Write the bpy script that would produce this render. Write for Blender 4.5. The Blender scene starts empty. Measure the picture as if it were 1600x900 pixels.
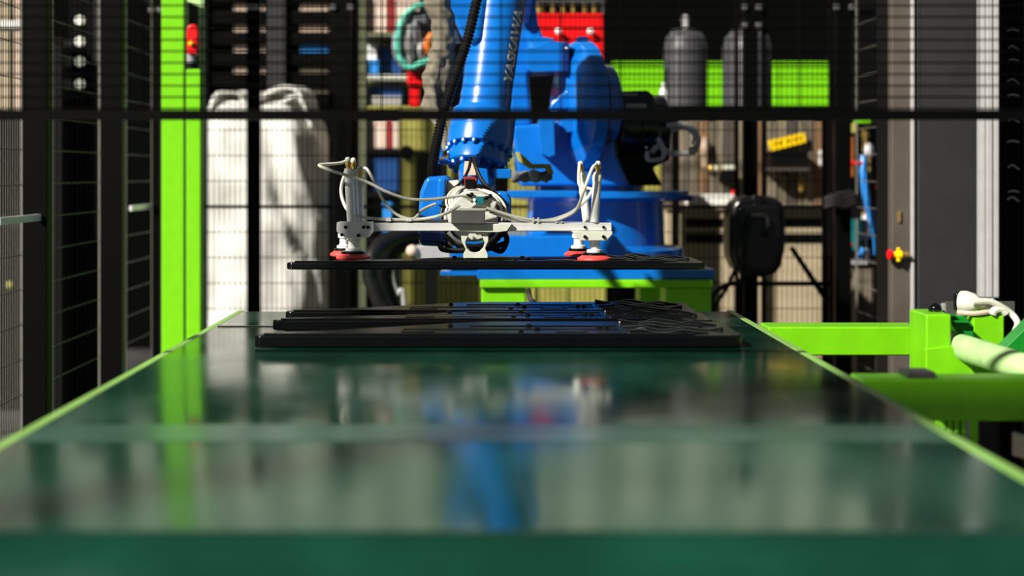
import bpy, bmesh, math, random
from mathutils import Vector, Matrix, noise
random.seed(7)
SC = bpy.context.scene
COL = SC.collection

# ---------------------------------------------------------------- camera, light, exposure
F = 2200.0                       # focal length in pixels of the 1600x900 frame
EYE = 1.25                       # camera height (m)
VPX, HOR = 760.0, 270.0          # vanishing point of the conveyor, horizon row
cd = bpy.data.cameras.new('camera')
cam = bpy.data.objects.new('camera', cd); COL.objects.link(cam)
cam.location = (0, 0, EYE); cam.rotation_euler = (math.pi/2, 0, 0)
cd.sensor_width = 36.0; cd.lens = F/1600*36.0
cd.shift_x = (800-VPX)/1600; cd.shift_y = -(450-HOR)/1600
cd.clip_start = 0.05; cd.clip_end = 100
cd.dof.use_dof = True; cd.dof.focus_distance = 3.42; cd.dof.aperture_fstop = 1.9
SC.camera = cam

w = bpy.data.worlds.new('world'); SC.world = w; w.use_nodes = True
w.node_tree.nodes['Background'].inputs[0].default_value = (0.80, 0.88, 1.0, 1)
w.node_tree.nodes['Background'].inputs[1].default_value = 0.10

sun = bpy.data.lights.new('sun', 'SUN'); sun.energy = 9.0; sun.angle = math.radians(1.5); sun.color = (1.0, 0.95, 0.86)
so = bpy.data.objects.new('sun', sun); COL.objects.link(so)
so.rotation_euler = Vector((0.66, 0.58, -0.60)).to_track_quat('-Z', 'Y').to_euler()

SC.view_settings.view_transform = 'Standard'
SC.view_settings.look = 'None'
SC.view_settings.gamma = 1.0
SC.view_settings.exposure = 0.0

# ---------------------------------------------------------------- helpers
def X_(px, Y): return (px-VPX)/F*Y
def Z_(py, Y): return EYE-(py-HOR)/F*Y
def S_(n, Y): return n/F*Y
def P(px, py, Y): return Vector((X_(px, Y), Y, Z_(py, Y)))

def basis(ax):
    ax = Vector(ax).normalized()
    u = ax.cross(Vector((0, 0, 1)))
    if u.length < 1e-4: u = Vector((1, 0, 0))
    u.normalize(); v = ax.cross(u)
    return ax, u, v

def smooth_pts(pts, k=6, closed=False):
    pts = [Vector(p) for p in pts]
    if len(pts) < 3: return pts
    out = []; n = len(pts); m = n if closed else n-1
    for i in range(m):
        if closed: p0, p1, p2, p3 = pts[(i-1) % n], pts[i], pts[(i+1) % n], pts[(i+2) % n]
        else: p0, p1, p2, p3 = pts[max(i-1, 0)], pts[i], pts[i+1], pts[min(i+2, n-1)]
        for j in range(k):
            t = j/k
            out.append(0.5*((2*p1)+(p2-p0)*t+(2*p0-5*p1+4*p2-p3)*t*t+(3*p1-p0-3*p2+p3)*t**3))
    if not closed: out.append(pts[-1])
    return out

class MB:
    def __init__(s): s.v = []; s.f = []
    def box(s, a, b):
        a, b = Vector(a), Vector(b)
        x0, x1 = sorted((a.x, b.x)); y0, y1 = sorted((a.y, b.y)); z0, z1 = sorted((a.z, b.z))
        return s.hexa([(x0,y0,z0),(x1,y0,z0),(x1,y1,z0),(x0,y1,z0),(x0,y0,z1),(x1,y0,z1),(x1,y1,z1),(x0,y1,z1)])
    def hexa(s, p):
        o = len(s.v); s.v += [Vector(q) for q in p]
        s.f += [tuple(o+i for i in q) for q in ((3,2,1,0),(4,5,6,7),(0,1,5,4),(1,2,6,5),(2,3,7,6),(3,0,4,7))]
        return s
    def pbox(s, px0, py0, px1, py1, Y, d):          # box whose front face spans a region at distance Y, depth d
        return s.box((X_(px0, Y), Y, Z_(py0, Y)), (X_(px1, Y), Y+d, Z_(py1, Y)))
    def obox(s, c, ax, ay, az):                     # oriented box: centre and three half-axis vectors
        c, ax, ay, az = Vector(c), Vector(ax), Vector(ay), Vector(az)
        return s.hexa([c-ax-ay-az, c+ax-ay-az, c+ax+ay-az, c-ax+ay-az, c-ax-ay+az, c+ax-ay+az, c+ax+ay+az, c-ax+ay+az])
    def rings(s, rings, caps=True, close=True):
        o = len(s.v); n = len(rings[0])
        for r in rings: s.v += [Vector(q) for q in r]
        for i in range(len(rings)-1):
            for j in range(n if close else n-1):
                a = o+i*n+j; b = o+i*n+(j+1) % n
                s.f.append((a, b, b+n, a+n))
        if caps and close:
            s.f.append(tuple(o+j for j in reversed(range(n))))
            s.f.append(tuple(o+(len(rings)-1)*n+j for j in range(n)))
        return s
    def lathe(s, org, axis, prof, n=24):            # prof: list of (radius, height along the axis)
        ax, u, v = basis(axis); org = Vector(org)
        return s.rings([[org+ax*h+(u*math.cos(2*math.pi*j/n)+v*math.sin(2*math.pi*j/n))*max(r, 1e-4) for j in range(n)] for r, h in prof])
    def cyl(s, a, b, r, r2=None, n=16):
        a, b = Vector(a), Vector(b)
        return s.lathe(a, b-a, [(r, 0), (r if r2 is None else r2, (b-a).length)], n)
    def tube(s, pts, r, n=8, k=6, closed=False, ripple=0):
        p = smooth_pts(pts, k, closed)
        prev = None; rs = []
        for i, q in enumerate(p):
            if closed: d = p[(i+1) % len(p)]-p[i-1]
            else: d = p[min(i+1, len(p)-1)]-p[max(i-1, 0)]
            d.normalize()
            if prev is None: _, u, v = basis(d)
            else:
                u = prev-d*prev.dot(d); u.normalize(); v = d.cross(u)
            prev = u
            rr = r*(1-ripple*(i % 2))
            rs.append([q+(u*math.cos(2*math.pi*j/n)+v*math.sin(2*math.pi*j/n))*rr for j in range(n)])
        if closed: rs.append(rs[0]); return s.rings(rs, caps=False)
        return s.rings(rs)
    def prism(s, poly, d):                          # poly: planar list of points, d: extrusion vector
        poly = [Vector(q) for q in poly]; d = Vector(d)
        return s.rings([poly, [q+d for q in poly]])
    def pprism(s, pxs, Y, d): return s.prism([P(x, y, Y) for x, y in pxs], (0, d, 0))
    def ball(s, c, r, n=12, m=8, sc=(1, 1, 1)):
        c = Vector(c); rs = []
        for i in range(m+1):
            t = math.pi*i/m; q = max(math.sin(t), 1e-3)
            rs.append([c+Vector((r*sc[0]*q*math.cos(2*math.pi*j/n), r*sc[1]*q*math.sin(2*math.pi*j/n), -r*sc[2]*math.cos(t))) for j in range(n)])
        return s.rings(rs)

def obj(name, mb, mat, parent=None, bevel=0, sharp=0.6, smooth=True, seg=2):
    me = bpy.data.meshes.new(name)
    org = Vector((0, 0, 0))
    if parent is not None: org = parent.matrix_world.translation
    elif mb.v:
        xs = [q.x for q in mb.v]; ys = [q.y for q in mb.v]; zs = [q.z for q in mb.v]
        org = Vector(((min(xs)+max(xs))/2, (min(ys)+max(ys))/2, min(zs)))
    me.from_pydata([tuple(q-org) for q in mb.v], [], mb.f)
    bm = bmesh.new(); bm.from_mesh(me)
    bmesh.ops.remove_doubles(bm, verts=bm.verts, dist=1e-6)
    bmesh.ops.recalc_face_normals(bm, faces=bm.faces)
    bm.to_mesh(me); bm.free()
    if smooth:
        me.polygons.foreach_set('use_smooth', [True]*len(me.polygons))
        me.set_sharp_from_angle(angle=sharp)
    me.materials.append(mat)
    o = bpy.data.objects.new(name, me); COL.objects.link(o)
    if parent is None: o.location = org
    else:
        o.parent = parent
        off = org - parent.matrix_world.translation
        o.location = off
    o['plain'] = 1; del o['plain']
    if bevel:
        m = o.modifiers.new('bevel', 'BEVEL'); m.width = bevel; m.segments = seg; m.limit_method = 'ANGLE'; m.angle_limit = 0.6
        m.harden_normals = True
    bpy.context.view_layer.update()
    return o

def tag(o, label=None, cat=None, group=None, kind=None):
    if label: o['label'] = label
    if cat: o['category'] = cat
    if group: o['group'] = group
    if kind: o['kind'] = kind
    return o

def thing(name, label, cat, loc, group=None):
    o = bpy.data.objects.new(name, None); COL.objects.link(o)
    o.location = loc; o.empty_display_size = 0.05
    tag(o, label, cat, group)
    bpy.context.view_layer.update()
    return o

def struct(name, mb, mat, **k):
    o = obj(name, mb, mat, **k); o['kind'] = 'structure'; return o

def stuff(name, mb, mat, parent, **k):
    o = obj(name, mb, mat, parent, **k); o['kind'] = 'stuff'; return o

def dup(root, delta):
    r = root.copy(); COL.objects.link(r); r.location = root.location+Vector(delta)
    for ch in list(root.children):
        c = ch.copy(); COL.objects.link(c); c.parent = r
        for g in list(ch.children):
            d = g.copy(); COL.objects.link(d); d.parent = c
    bpy.context.view_layer.update()
    return r

# ---------------------------------------------------------------- materials
MATS = {}
def mat(name, col, rough=0.5, metal=0.0, var=0.12, scale=30.0, bump=0.0, bscale=120.0, spec=0.5, coat=0.0, rvar=0.0, stretch=(1, 1, 1)):
    if name in MATS: return MATS[name]
    m = bpy.data.materials.new(name); m.use_nodes = True
    nt = m.node_tree; b = nt.nodes['Principled BSDF']
    b.inputs['Roughness'].default_value = rough; b.inputs['Metallic'].default_value = metal
    b.inputs['Specular IOR Level'].default_value = spec
    b.inputs['Coat Weight'].default_value = coat; b.inputs['Coat Roughness'].default_value = 0.1
    tc = nt.nodes.new('ShaderNodeTexCoord'); mp = nt.nodes.new('ShaderNodeMapping'); mp.inputs['Scale'].default_value = stretch
    nt.links.new(tc.outputs['Object'], mp.inputs['Vector'])
    nz = nt.nodes.new('ShaderNodeTexNoise'); nz.inputs['Scale'].default_value = scale; nz.inputs['Detail'].default_value = 6
    nt.links.new(mp.outputs['Vector'], nz.inputs['Vector'])
    cr = nt.nodes.new('ShaderNodeValToRGB')
    cr.color_ramp.elements[0].position = 0.3; cr.color_ramp.elements[1].position = 0.7
    cr.color_ramp.elements[0].color = (*[c*(1-var) for c in col], 1); cr.color_ramp.elements[1].color = (*[min(1, c*(1+var)) for c in col], 1)
    nt.links.new(nz.outputs['Fac'], cr.inputs['Fac']); nt.links.new(cr.outputs['Color'], b.inputs['Base Color'])
    if rvar:
        mr = nt.nodes.new('ShaderNodeMapRange'); mr.inputs['To Min'].default_value = max(0.02, rough-rvar); mr.inputs['To Max'].default_value = rough+rvar
        mr.inputs['From Min'].default_value = 0.3; mr.inputs['From Max'].default_value = 0.7
        nt.links.new(nz.outputs['Fac'], mr.inputs['Value']); nt.links.new(mr.outputs['Result'], b.inputs['Roughness'])
    if bump:
        n2 = nt.nodes.new('ShaderNodeTexNoise'); n2.inputs['Scale'].default_value = bscale; n2.inputs['Detail'].default_value = 4
        nt.links.new(mp.outputs['Vector'], n2.inputs['Vector'])
        bp = nt.nodes.new('ShaderNodeBump'); bp.inputs['Strength'].default_value = bump; bp.inputs['Distance'].default_value = 0.01
        nt.links.new(n2.outputs['Fac'], bp.inputs['Height']); nt.links.new(bp.outputs['Normal'], b.inputs['Normal'])
    MATS[name] = m
    return m

LIME = mat('lime_paint', (0.17, 0.56, 0.004), 0.35, var=0.05)
LIMED = mat('lime_pale', (0.40, 0.62, 0.25), 0.4, var=0.08)
RAIL = mat('worn_lime_rail', (0.24, 0.46, 0.10), 0.4, var=0.15, scale=12)
SHELFG = mat('shelf_sage', (0.10, 0.115, 0.06), 0.5)
GREEN = mat('deep_green_paint', (0.006, 0.22, 0.02), 0.35)
BELT = mat('belt_green', (0.003, 0.036, 0.020), 0.14, var=0.3, scale=5, bump=0.05, bscale=5, spec=0.7, rvar=0.05, stretch=(1, 0.7, 1))
SEAM = mat('belt_seam', (0.030, 0.085, 0.060), 0.24, var=0.2, scale=14, spec=0.8)
BLUE = mat('robot_blue', (0.002, 0.13, 0.50), 0.25, var=0.08, coat=0.6)
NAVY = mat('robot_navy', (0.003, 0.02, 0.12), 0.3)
BLACK = mat('black_plastic', (0.0015, 0.0015, 0.002), 0.24, var=0.2, bump=0.02, bscale=40, spec=0.6)
BPAINT = mat('black_paint', (0.0013, 0.0013, 0.0014), 0.5, spec=0.06)
WIRE = mat('black_wire', (0.0015, 0.0015, 0.0015), 0.5, spec=0.05)
WIREL = mat('sunlit_wire', (0.17, 0.16, 0.14), 0.4, metal=0.2)  # pale tone stands for sun glinting on the dark side fence
RUBBER = mat('black_rubber', (0.005, 0.005, 0.005), 0.5, spec=0.3)
DARK = mat('dark_steel', (0.003, 0.003, 0.0035), 0.5, spec=0.15)
GREY = mat('cabinet_grey', (0.020, 0.020, 0.022), 0.45, var=0.12, scale=8)
WARM = mat('warm_grey_paint', (0.075, 0.062, 0.052), 0.45, var=0.2, scale=6)
ALU = mat('aluminium', (0.78, 0.78, 0.76), 0.32, metal=0.15, var=0.05)
ALUP = mat('alu_profile', (0.50, 0.49, 0.49), 0.4, metal=0.3, var=0.06)
CREAM = mat('cream_plate', (0.60, 0.62, 0.52), 0.45, var=0.08)
STEEL = mat('steel', (0.45, 0.45, 0.43), 0.25, metal=0.9)
BRASS = mat('brass', (0.62, 0.42, 0.12), 0.3, metal=0.8)
RED = mat('red_paint', (0.75, 0.004, 0.006), 0.35, var=0.05)
REDRUB = mat('red_silicone', (0.75, 0.07, 0.06), 0.45)
YELLOW = mat('yellow_plastic', (0.85, 0.55, 0.0), 0.4)
WHITE = mat('white_paint', (0.80, 0.80, 0.78), 0.4, var=0.03)
TUBE = mat('pale_pneumatic_tube', (0.62, 0.62, 0.52), 0.3)
BAG = mat('woven_white', (0.64, 0.63, 0.59), 0.8, var=0.10, scale=7, bump=0.5, bscale=9)
OLIVE = mat('olive_paint', (0.36, 0.34, 0.075), 0.5, var=0.15, scale=7)
BROWNB = mat('brown_board', (0.17, 0.095, 0.045), 0.7, var=0.4, scale=9, stretch=(4, 4, 0.5))
BEIGE = mat('beige_sheet', (0.46, 0.38, 0.25), 0.5, var=0.12, scale=4)
WOOD = mat('weathered_board', (0.15, 0.125, 0.085), 0.75, var=0.55, scale=9, stretch=(4, 4, 0.5))
CARTON = mat('carton', (0.62, 0.47, 0.36), 0.7, var=0.12, scale=6)
PINK = mat('pale_pink_carton', (0.72, 0.56, 0.47), 0.7, var=0.1, scale=6)
DRED = mat('dark_red_plastic', (0.24, 0.012, 0.012), 0.5)
BBIN = mat('blue_bin', (0.01, 0.055, 0.20), 0.4)
BBRT = mat('bright_blue_plastic', (0.03, 0.26, 0.75), 0.4)
KHAKI = mat('khaki_canvas', (0.16, 0.14, 0.10), 0.85, var=0.25, scale=16, bump=0.5, bscale=14)
TEAL = mat('mint_hose', (0.10, 0.58, 0.42), 0.4)
TEALD = mat('teal_plastic', (0.004, 0.12, 0.13), 0.4)
GCLOTH = mat('grey_cloth', (0.16, 0.17, 0.19), 0.9, var=0.4, scale=14, bump=0.4, bscale=16)
LAMP = mat('lamp_lens', (0.8, 0.8, 0.7), 0.3)
LAMP.node_tree.nodes['Principled BSDF'].inputs['Emission Color'].default_value = (0.9, 0.95, 0.75, 1)
LAMP.node_tree.nodes['Principled BSDF'].inputs['Emission Strength'].default_value = 0.55
CASTG = mat('cast_grey', (0.50, 0.50, 0.44), 0.4, metal=0.1, var=0.2, scale=40)
ORANGE = mat('orange_plastic', (0.80, 0.20, 0.02), 0.5)
COPPER = mat('copper', (0.55, 0.15, 0.03), 0.35, metal=0.5)
TANK = mat('tank_grey', (0.05, 0.05, 0.055), 0.45, var=0.15, scale=5)
FLOORM = mat('concrete', (0.055, 0.055, 0.052), 0.6, var=0.3, scale=3, rvar=0.15)
WALLD = mat('wall_shade_dark', (0.0015, 0.0015, 0.0016), 0.9, spec=0.03)  # near black stands in for the shade on the hall's back wall
WALLC = mat('belt_reflection_pale', (0.34, 0.40, 0.32), 0.7, var=0.1, scale=2)  # pale tone chosen for what the belt reflects
GREYP = mat('grey_plate', (0.10, 0.10, 0.095), 0.45, metal=0.4)
CABLEG = mat('grey_cable', (0.28, 0.28, 0.27), 0.4)

# ---------------------------------------------------------------- setting
struct('floor', MB().box((-7, -6, -0.1), (7, 11, 0)), FLOORM, smooth=False)
wb = MB().box((-7, 10.0, 0), (7, 10.2, 2.75)); struct('wall_back', wb, WALLD, smooth=False)
struct('shade_frame_1', MB().box((-3.957, -1.6, 4.62), (5.0, -1.4, 4.98)), GREY, smooth=False)      # girder added out of view to shade the lime front beam
struct('shade_frame_2', MB().box((-3.957, -1.53, 0), (-3.88, -1.45, 4.62)), GREY, smooth=False)  # thin column added to carry the unseen shading girder
struct('shade_frame_3', MB().box((4.9, -1.55, 0), (5.0, -1.45, 4.62)), GREY, smooth=False)  # second added column, also out of view
cl = MB()
xs = [-7+0.2*i for i in range(71)]
pts = []
for i, x in enumerate(xs): pts.append((x, 9.96 if i % 2 else 10.0))
poly = [Vector((x, y, 2.75)) for x, y in pts]
cl.rings([[Vector((p.x, p.y, 2.75)) for p in poly], [Vector((p.x, p.y, 5.2)) for p in poly]], caps=False, close=False)
struct('wall_for_reflection', cl, WALLC, smooth=False)  # unseen pale wall added so the belt has something to reflect

# ---------------------------------------------------------------- belt conveyor
TOP = 0.89
conv = thing('belt_conveyor', 'long flat conveyor with a glossy dark green belt and lime side rails', 'conveyor', (0, 2.5, 0))
def belt_loop(x, y0=1.42, y1=3.655, r=0.06):
    out = []
    zc = TOP-r
    for i in range(13):
        a = math.pi*i/12 - math.pi/2
        out.append((x, y1+r*math.cos(a), zc+r*math.sin(a)))
    for i in range(13):
        a = math.pi/2+math.pi*i/12
        out.append((x, y0+r*math.cos(a), zc+r*math.sin(a)))
    return out
obj('belt', MB().rings([belt_loop(-0.632), belt_loop(0.626)]), BELT, conv)
obj('belt_seam', MB().box((-0.63, 1.885, TOP-0.001), (0.624, 2.01, TOP+0.0008)), SEAM, conv)
obj('belt_seam', MB().box((-0.63, 3.30, TOP-0.001), (0.624, 3.315, TOP+0.001)), BLACK, conv)
for sx, xa in ((-1, -0.654), (1, 0.629)):
    obj('side_rail', MB().box((xa, 1.40, 0.77), (xa+0.020, 3.70, TOP-0.001)), RAIL, conv, bevel=0.004)
for x in (-0.62, 0.58):
    for y in (1.7, 3.4):
        obj('leg', MB().box((x, y, 0), (x+0.06, y+0.06, 0.775)), LIME, conv, bevel=0.004)
obj('roller', MB().cyl((-0.625, 1.42, TOP-0.06), (0.62, 1.42, TOP-0.06), 0.052, n=20), STEEL, conv)
obj('roller', MB().cyl((-0.625, 3.655, TOP-0.06), (0.62, 3.655, TOP-0.06), 0.052, n=20), STEEL, conv)

# ---------------------------------------------------------------- black moulded panels
def panel(label, x0, yf, z, wd=1.005, dp=0.27, th=0.022):
    t = thing('moulded_panel', label, 'panel', (x0+wd/2, yf+dp/2, z), 'black moulded panels')
    plan = [(0.0, 0.012), (0.012, 0.0), (0.985, 0.0), (wd, 0.012), (wd, dp-0.03), (wd-0.04, dp), (0.50, dp), (0.42, dp-0.02), (0.30, dp-0.09), (0.16, 0.10), (0.04, 0.058), (0.006, 0.035)]
    a = [Vector((x0+p, yf+q, z)) for p, q in plan]
    obj('panel_shell', MB().prism(a, (0, 0, th)), BLACK, t, bevel=0.004)
    # raised rim along the front and long ribs on the face
    obj('front_rim', MB().box((x0+0.02, yf+0.003, z+th-0.001), (x0+wd-0.10, yf+0.013, z+th+0.004)), BLACK, t, bevel=0.0015)
    for k, (ya, xa, xb, h) in enumerate(((0.105, 0.30, 0.76, 0.002), (0.165, 0.44, 0.76, 0.0025))):
        obj('rib', MB().box((x0+xa, yf+ya, z+th-0.001), (x0+xb, yf+ya+0.016, z+th+h)), BLACK, t, bevel=0.002)
    for xa in (0.30, 0.62):
        b = MB()
        b.prism([(x0+xa, yf+0.03, z+th-0.001), (x0+xa+0.07, yf+0.03, z+th-0.001), (x0+xa+0.055, yf+0.055, z+th-0.001), (x0+xa+0.015, yf+0.055, z+th-0.001)], (0, 0, 0.006))
        obj('pad', b, BLACK, t, bevel=0.002)
    for xa, ya in ((0.55, 0.045), (0.57, 0.16), (0.585, 0.10), (0.72, 0.12), (0.735, 0.12), (0.40, 0.16), (0.90, 0.05), (0.84, 0.05)):
        obj('clip_boss', MB().lathe((x0+xa, yf+ya, z+th-0.001), (0, 0, 1), [(0.006, 0), (0.006, 0.005), (0.003, 0.008)], 10), BLACK, t)
    for k in range(5):                             # low wavy ridges of the grip field at one end
        ya = 0.03+k*(dp-0.06)/4
        pts = [(x0+0.77+0.04*(k % 2)+j*0.028, yf+ya+0.006*math.sin(j*1.3+k), z+th-0.003+0.0035*math.sin(j*1.9+k*2)) for j in range(7)]
        obj('grip_ridge', MB().tube(pts, 0.0095, n=8, k=4), BLACK, t, sharp=2)
    return t
panel('black moulded panel on the green belt, frontmost of the three lying there', -0.478, 2.885, TOP+0.001, th=0.026)
panel('black moulded panel on the green belt, middle one of the three lying there', -0.488, 3.20, TOP+0.001, dp=0.215, th=0.024)
panel('black moulded panel on the green belt, furthest of the three lying there', -0.490, 3.42, TOP+0.001, dp=0.26)
HZ = 1.018
panel('black moulded panel held in the air under red suction cups', -0.480, 3.37, HZ, dp=0.26, th=0.017)

# ---------------------------------------------------------------- vacuum gripper
grip = thing('vacuum_gripper', 'pale metal crossbeam gripper with air cylinders and red suction cups on the robot wrist', 'gripper', P(742, 354, 3.42))
GY = 3.40
obj('crossbeam', MB().pbox(580, 348, 956, 361, GY, 0.04), ALU, grip, bevel=0.002)
obj('beam_lip', MB().pbox(583, 343.5, 700, 348, GY+0.012, 0.02), GREYP, grip, bevel=0.001)
obj('mounting_block', MB().pbox(705, 329, 758, 350, GY-0.03, 0.09), GREYP, grip, bevel=0.002)
obj('block_cover', MB().pbox(716, 326, 760, 329, GY-0.02, 0.08), CREAM, grip, bevel=0.001)
obj('beam_bracket', MB().pprism([(706, 350), (800, 350), (792, 361), (776, 363), (712, 361)], GY-0.012, 0.012), CREAM, grip, bevel=0.001)
# arch bracket below the beam
b = MB(); ring = []
outer = [(720, 361), (763, 361), (763, 376), (758, 388), (762, 397), (762, 403), (724, 403), (724, 397), (728, 390), (721, 376)]
cx, cy, rr = 742, 378.5, 15.5
inner = [(cx+rr*math.cos(a), cy+rr*1.08*math.sin(a)) for a in [math.radians(d) for d in (-125, -55, 0, 30, 60, 80, 100, 120, 150, 180)]]
o_ = [P(x, y, GY) for x, y in outer]; i_ = [P(x, y, GY) for x, y in inner]
dd = Vector((0, 0.035, 0))
b.rings([o_, i_, [q+dd for q in i_], [q+dd for q in o_], o_], caps=False)
obj('arch_bracket', b, CREAM, grip, bevel=0.0008)
for x in (727, 742): obj('locating_pin', MB().cyl(P(x, 401, GY+0.01), P(x, 405, GY+0.01), 0.003, n=8), STEEL, grip)

def end_plate(poly, holes):
    e = obj('end_plate', MB().pprism(poly, GY-0.014, 0.012), ALU if poly[0][0] < 700 else CREAM, grip, bevel=0.0015)
    for hx, hy in holes:
        obj('socket_bolt', MB().cyl(P(hx, hy, GY-0.018), P(hx, hy, GY-0.013), 0.0042, n=12), DARK, e)
end_plate([(526, 348), (531, 346), (580, 346), (584, 350), (584, 362), (577, 371), (540, 372), (531, 366), (526, 362)], [(540, 355), (568, 355), (575, 355), (534, 367), (560, 368)])
end_plate([(893, 361.5), (957, 361.5), (957, 366), (948, 376), (906, 376)], [(914, 370), (943, 370)])
for px in (914, 943): obj('beam_bolt', MB().cyl(P(px, 355, GY-0.004), P(px, 355, GY+0.002), 0.0036, n=12), DARK, grip)

def cylinder(xb, yb, xt, yt, Y, tilt=0.0, r=0.0105):
    a, t_ = P(xb, yb, Y), P(xt, yt, Y+tilt)
    c = obj('air_cylinder', MB().cyl(a, t_, r, n=18), ALU, grip)
    ax = (t_-a).normalized()
    obj('end_cap', MB().lathe(t_-ax*0.002, ax, [(r*1.12, 0), (r*1.15, 0.014), (r*0.9, 0.018), (r*0.9, 0.022)], 16), CREAM, c)
    obj('air_fitting', MB().lathe(t_+ax*0.019, ax, [(0.006, 0), (0.006, 0.008), (0.008, 0.009), (0.008, 0.016), (0.005, 0.018)], 6), BRASS, c)
    obj('elbow_fitting', MB().ball(t_+ax*0.041, 0.0072, 10, 6), TUBE, c)
    return t_+ax*0.04
tops = []
tops.append(cylinder(549, 347, 545, 276, 3.405))
tops.append(cylinder(556, 359, 553, 277, 3.43, r=0.009))
tops.append(cylinder(561, 347, 562, 290, 3.45))
topr1 = cylinder(917, 347, 910, 282, 3.45)
topr2 = cylinder(929, 347, 933, 282, 3.405)

def cup(px, Y, zb, r=0.042):
    base = Vector((X_(px, Y), Y, zb))
    s = obj('suction_cup', MB().lathe(base, (0, 0, 1), [(r*0.96, 0), (r, 0.003), (r*0.98, 0.007), (r*0.80, 0.010), (r*0.72, 0.013)], 32), REDRUB, grip)
    obj('cup_plate', MB().lathe(base+Vector((0, 0, 0.0125)), (0, 0, 1), [(r*0.70, 0), (r*0.72, 0.004), (r*0.66, 0.007), (r*0.4, 0.008)], 28), BLACK, s)
    obj('cup_stem', MB().lathe(base+Vector((0, 0, 0.02)), (0, 0, 1), [(0.019, 0), (0.019, 0.006), (0.012, 0.008), (0.012, 0.025), (0.016, 0.026), (0.016, 0.036), (0.010, 0.037), (0.010, 0.055)], 16), ALU, s)
ZB = HZ+0.0225
cup(552, 3.425, ZB); cup(538, 3.56, ZB, 0.036)
cup(929, 3.415, ZB-0.003); cup(904, 3.55, ZB, 0.036)
# rear crossbeam that carries the two rear cups
obj('rear_beam', MB().box((X_(530, 3.56), 3.55, ZB+0.062), (X_(912, 3.56), 3.575, ZB+0.085)), ALU, grip, bevel=0.002)
for x in (700, 770): obj('beam_strut', MB().box((X_(x, 3.5), 3.42, ZB+0.068), (X_(x+8, 3.5), 3.56, ZB+0.084)), ALU, grip, bevel=0.001)

def air_hose(pts, r=0.0038, m=TUBE):
    return obj('air_hose', MB().tube(pts, r, n=8, k=7), m, grip)
air_hose([tops[0], P(530, 255, 3.40), P(503, 257, 3.38), P(501, 260, 3.37), P(525, 269, 3.36), P(570, 283, 3.36), P(605, 300, 3.36), P(640, 311, 3.37), P(680, 311, 3.38), P(720, 306, 3.40), P(735, 312, 3.42)])
air_hose([tops[2], P(573, 264, 3.44), P(585, 285, 3.43), P(600, 315, 3.42), P(620, 335, 3.41), P(645, 342, 3.40), P(660, 328, 3.41), P(680, 319, 3.44)])
air_hose([tops[1], P(538, 275, 3.45), P(533, 300, 3.46), P(541, 325, 3.45), P(558, 337, 3.42), P(590, 342, 3.41), P(650, 343, 3.40), P(690, 336, 3.39), P(718, 321, 3.40)], 0.004)
air_hose([topr2, P(926, 262, 3.385), P(914, 293, 3.375), P(902, 325, 3.38), P(885, 338, 3.39), P(860, 345, 3.40), P(815, 341, 3.40), P(760, 325, 3.41)])
air_hose([topr1, P(905, 262, 3.43), P(906, 290, 3.42), P(925, 298, 3.42), P(900, 327, 3.41), P(870, 341, 3.42), P(840, 345, 3.42), P(800, 343, 3.42), P(765, 330, 3.42)], 0.004)
for px in (603, 635): obj('hose_clip', MB().pbox(px, 340, px+8, 346, GY-0.004, 0.02), WHITE, grip, bevel=0.0008)
for px in (832, 840, 868, 876): obj('hose_clip', MB().pbox(px, 340, px+3, 348, GY-0.004, 0.02), CREAM, grip, bevel=0.0008)
# valve head between wrist and beam
obj('valve_plate', MB().pprism([(706, 320), (718, 308), (738, 303), (768, 305), (778, 314), (772, 330), (708, 332)], GY+0.03, 0.04), CASTG, grip, bevel=0.004)
obj('valve_coil', MB().pbox(744, 307, 756, 319, GY+0.015, 0.02), TEALD, grip, bevel=0.001)
for px, py in ((741, 312), (741, 318)): obj('valve_port', MB().cyl(P(px, py, GY+0.012), P(px, py, GY+0.03), 0.004, n=10), WHITE, grip)
for px, py in ((731, 306), (737, 304), (760, 309), (766, 306), (734, 310)): obj('valve_screw', MB().ball(P(px, py, GY+0.024), 0.0055, 8, 6), DARK, grip)

# ---------------------------------------------------------------- robot
rob = thing('industrial_robot', 'large blue jointed robot arm reaching over the conveyor from its lime pedestal', 'robot', (X_(935, 4.9), 4.95, Z_(437, 4.5)))
# base
obj('base_plate', MB().pbox(746, 421, 1117, 436.3, 4.5, 0.95), BLUE, rob, bevel=0.003)
obj('plate_lug', MB().pbox(688, 424, 750, 431, 4.52, 0.12), BLUE, rob, bevel=0.003)
zb = Z_(421, 4.5)
obj('base_foot', MB().prism([P(712, 368, 4.56), P(962, 368, 4.56), P(1000, 421, 4.56), P(700, 421, 4.56)], (0, 0.5, 0)), BLUE, rob, bevel=0.008)
bx = X_(932, 4.92)
obj('base_column', MB().lathe((bx, 4.98, zb-0.003), (0, 0, 1), [(0.31, 0), (0.31, 0.05), (0.245, 0.06), (0.238, 0.20), (0.245, 0.245)], 48), BLUE, rob, bevel=0.003)
zt = Z_(311, 4.92)
obj('turntable', MB().lathe((bx+0.01, 4.98, zt-0.005), (0, 0, 1), [(0.27, 0), (0.318, 0.012), (0.318, 0.034), (0.26, 0.036)], 56), BLUE, rob, bevel=0.002)
obj('turntable_step', MB().lathe((X_(922, 4.9), 4.96, zt+0.030), (0, 0, 1), [(0.185, 0), (0.185, 0.022), (0.16, 0.024)], 40), BLUE, rob, bevel=0.002)
obj('cable_tray', MB().pbox(1005, 305, 1082, 314, 4.80, 0.10), NAVY, rob, bevel=0.003)
obj('guard_lip', MB().pbox(793, 298, 902, 309, 4.62, 0.2), BLUE, rob, bevel=0.004)
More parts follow.
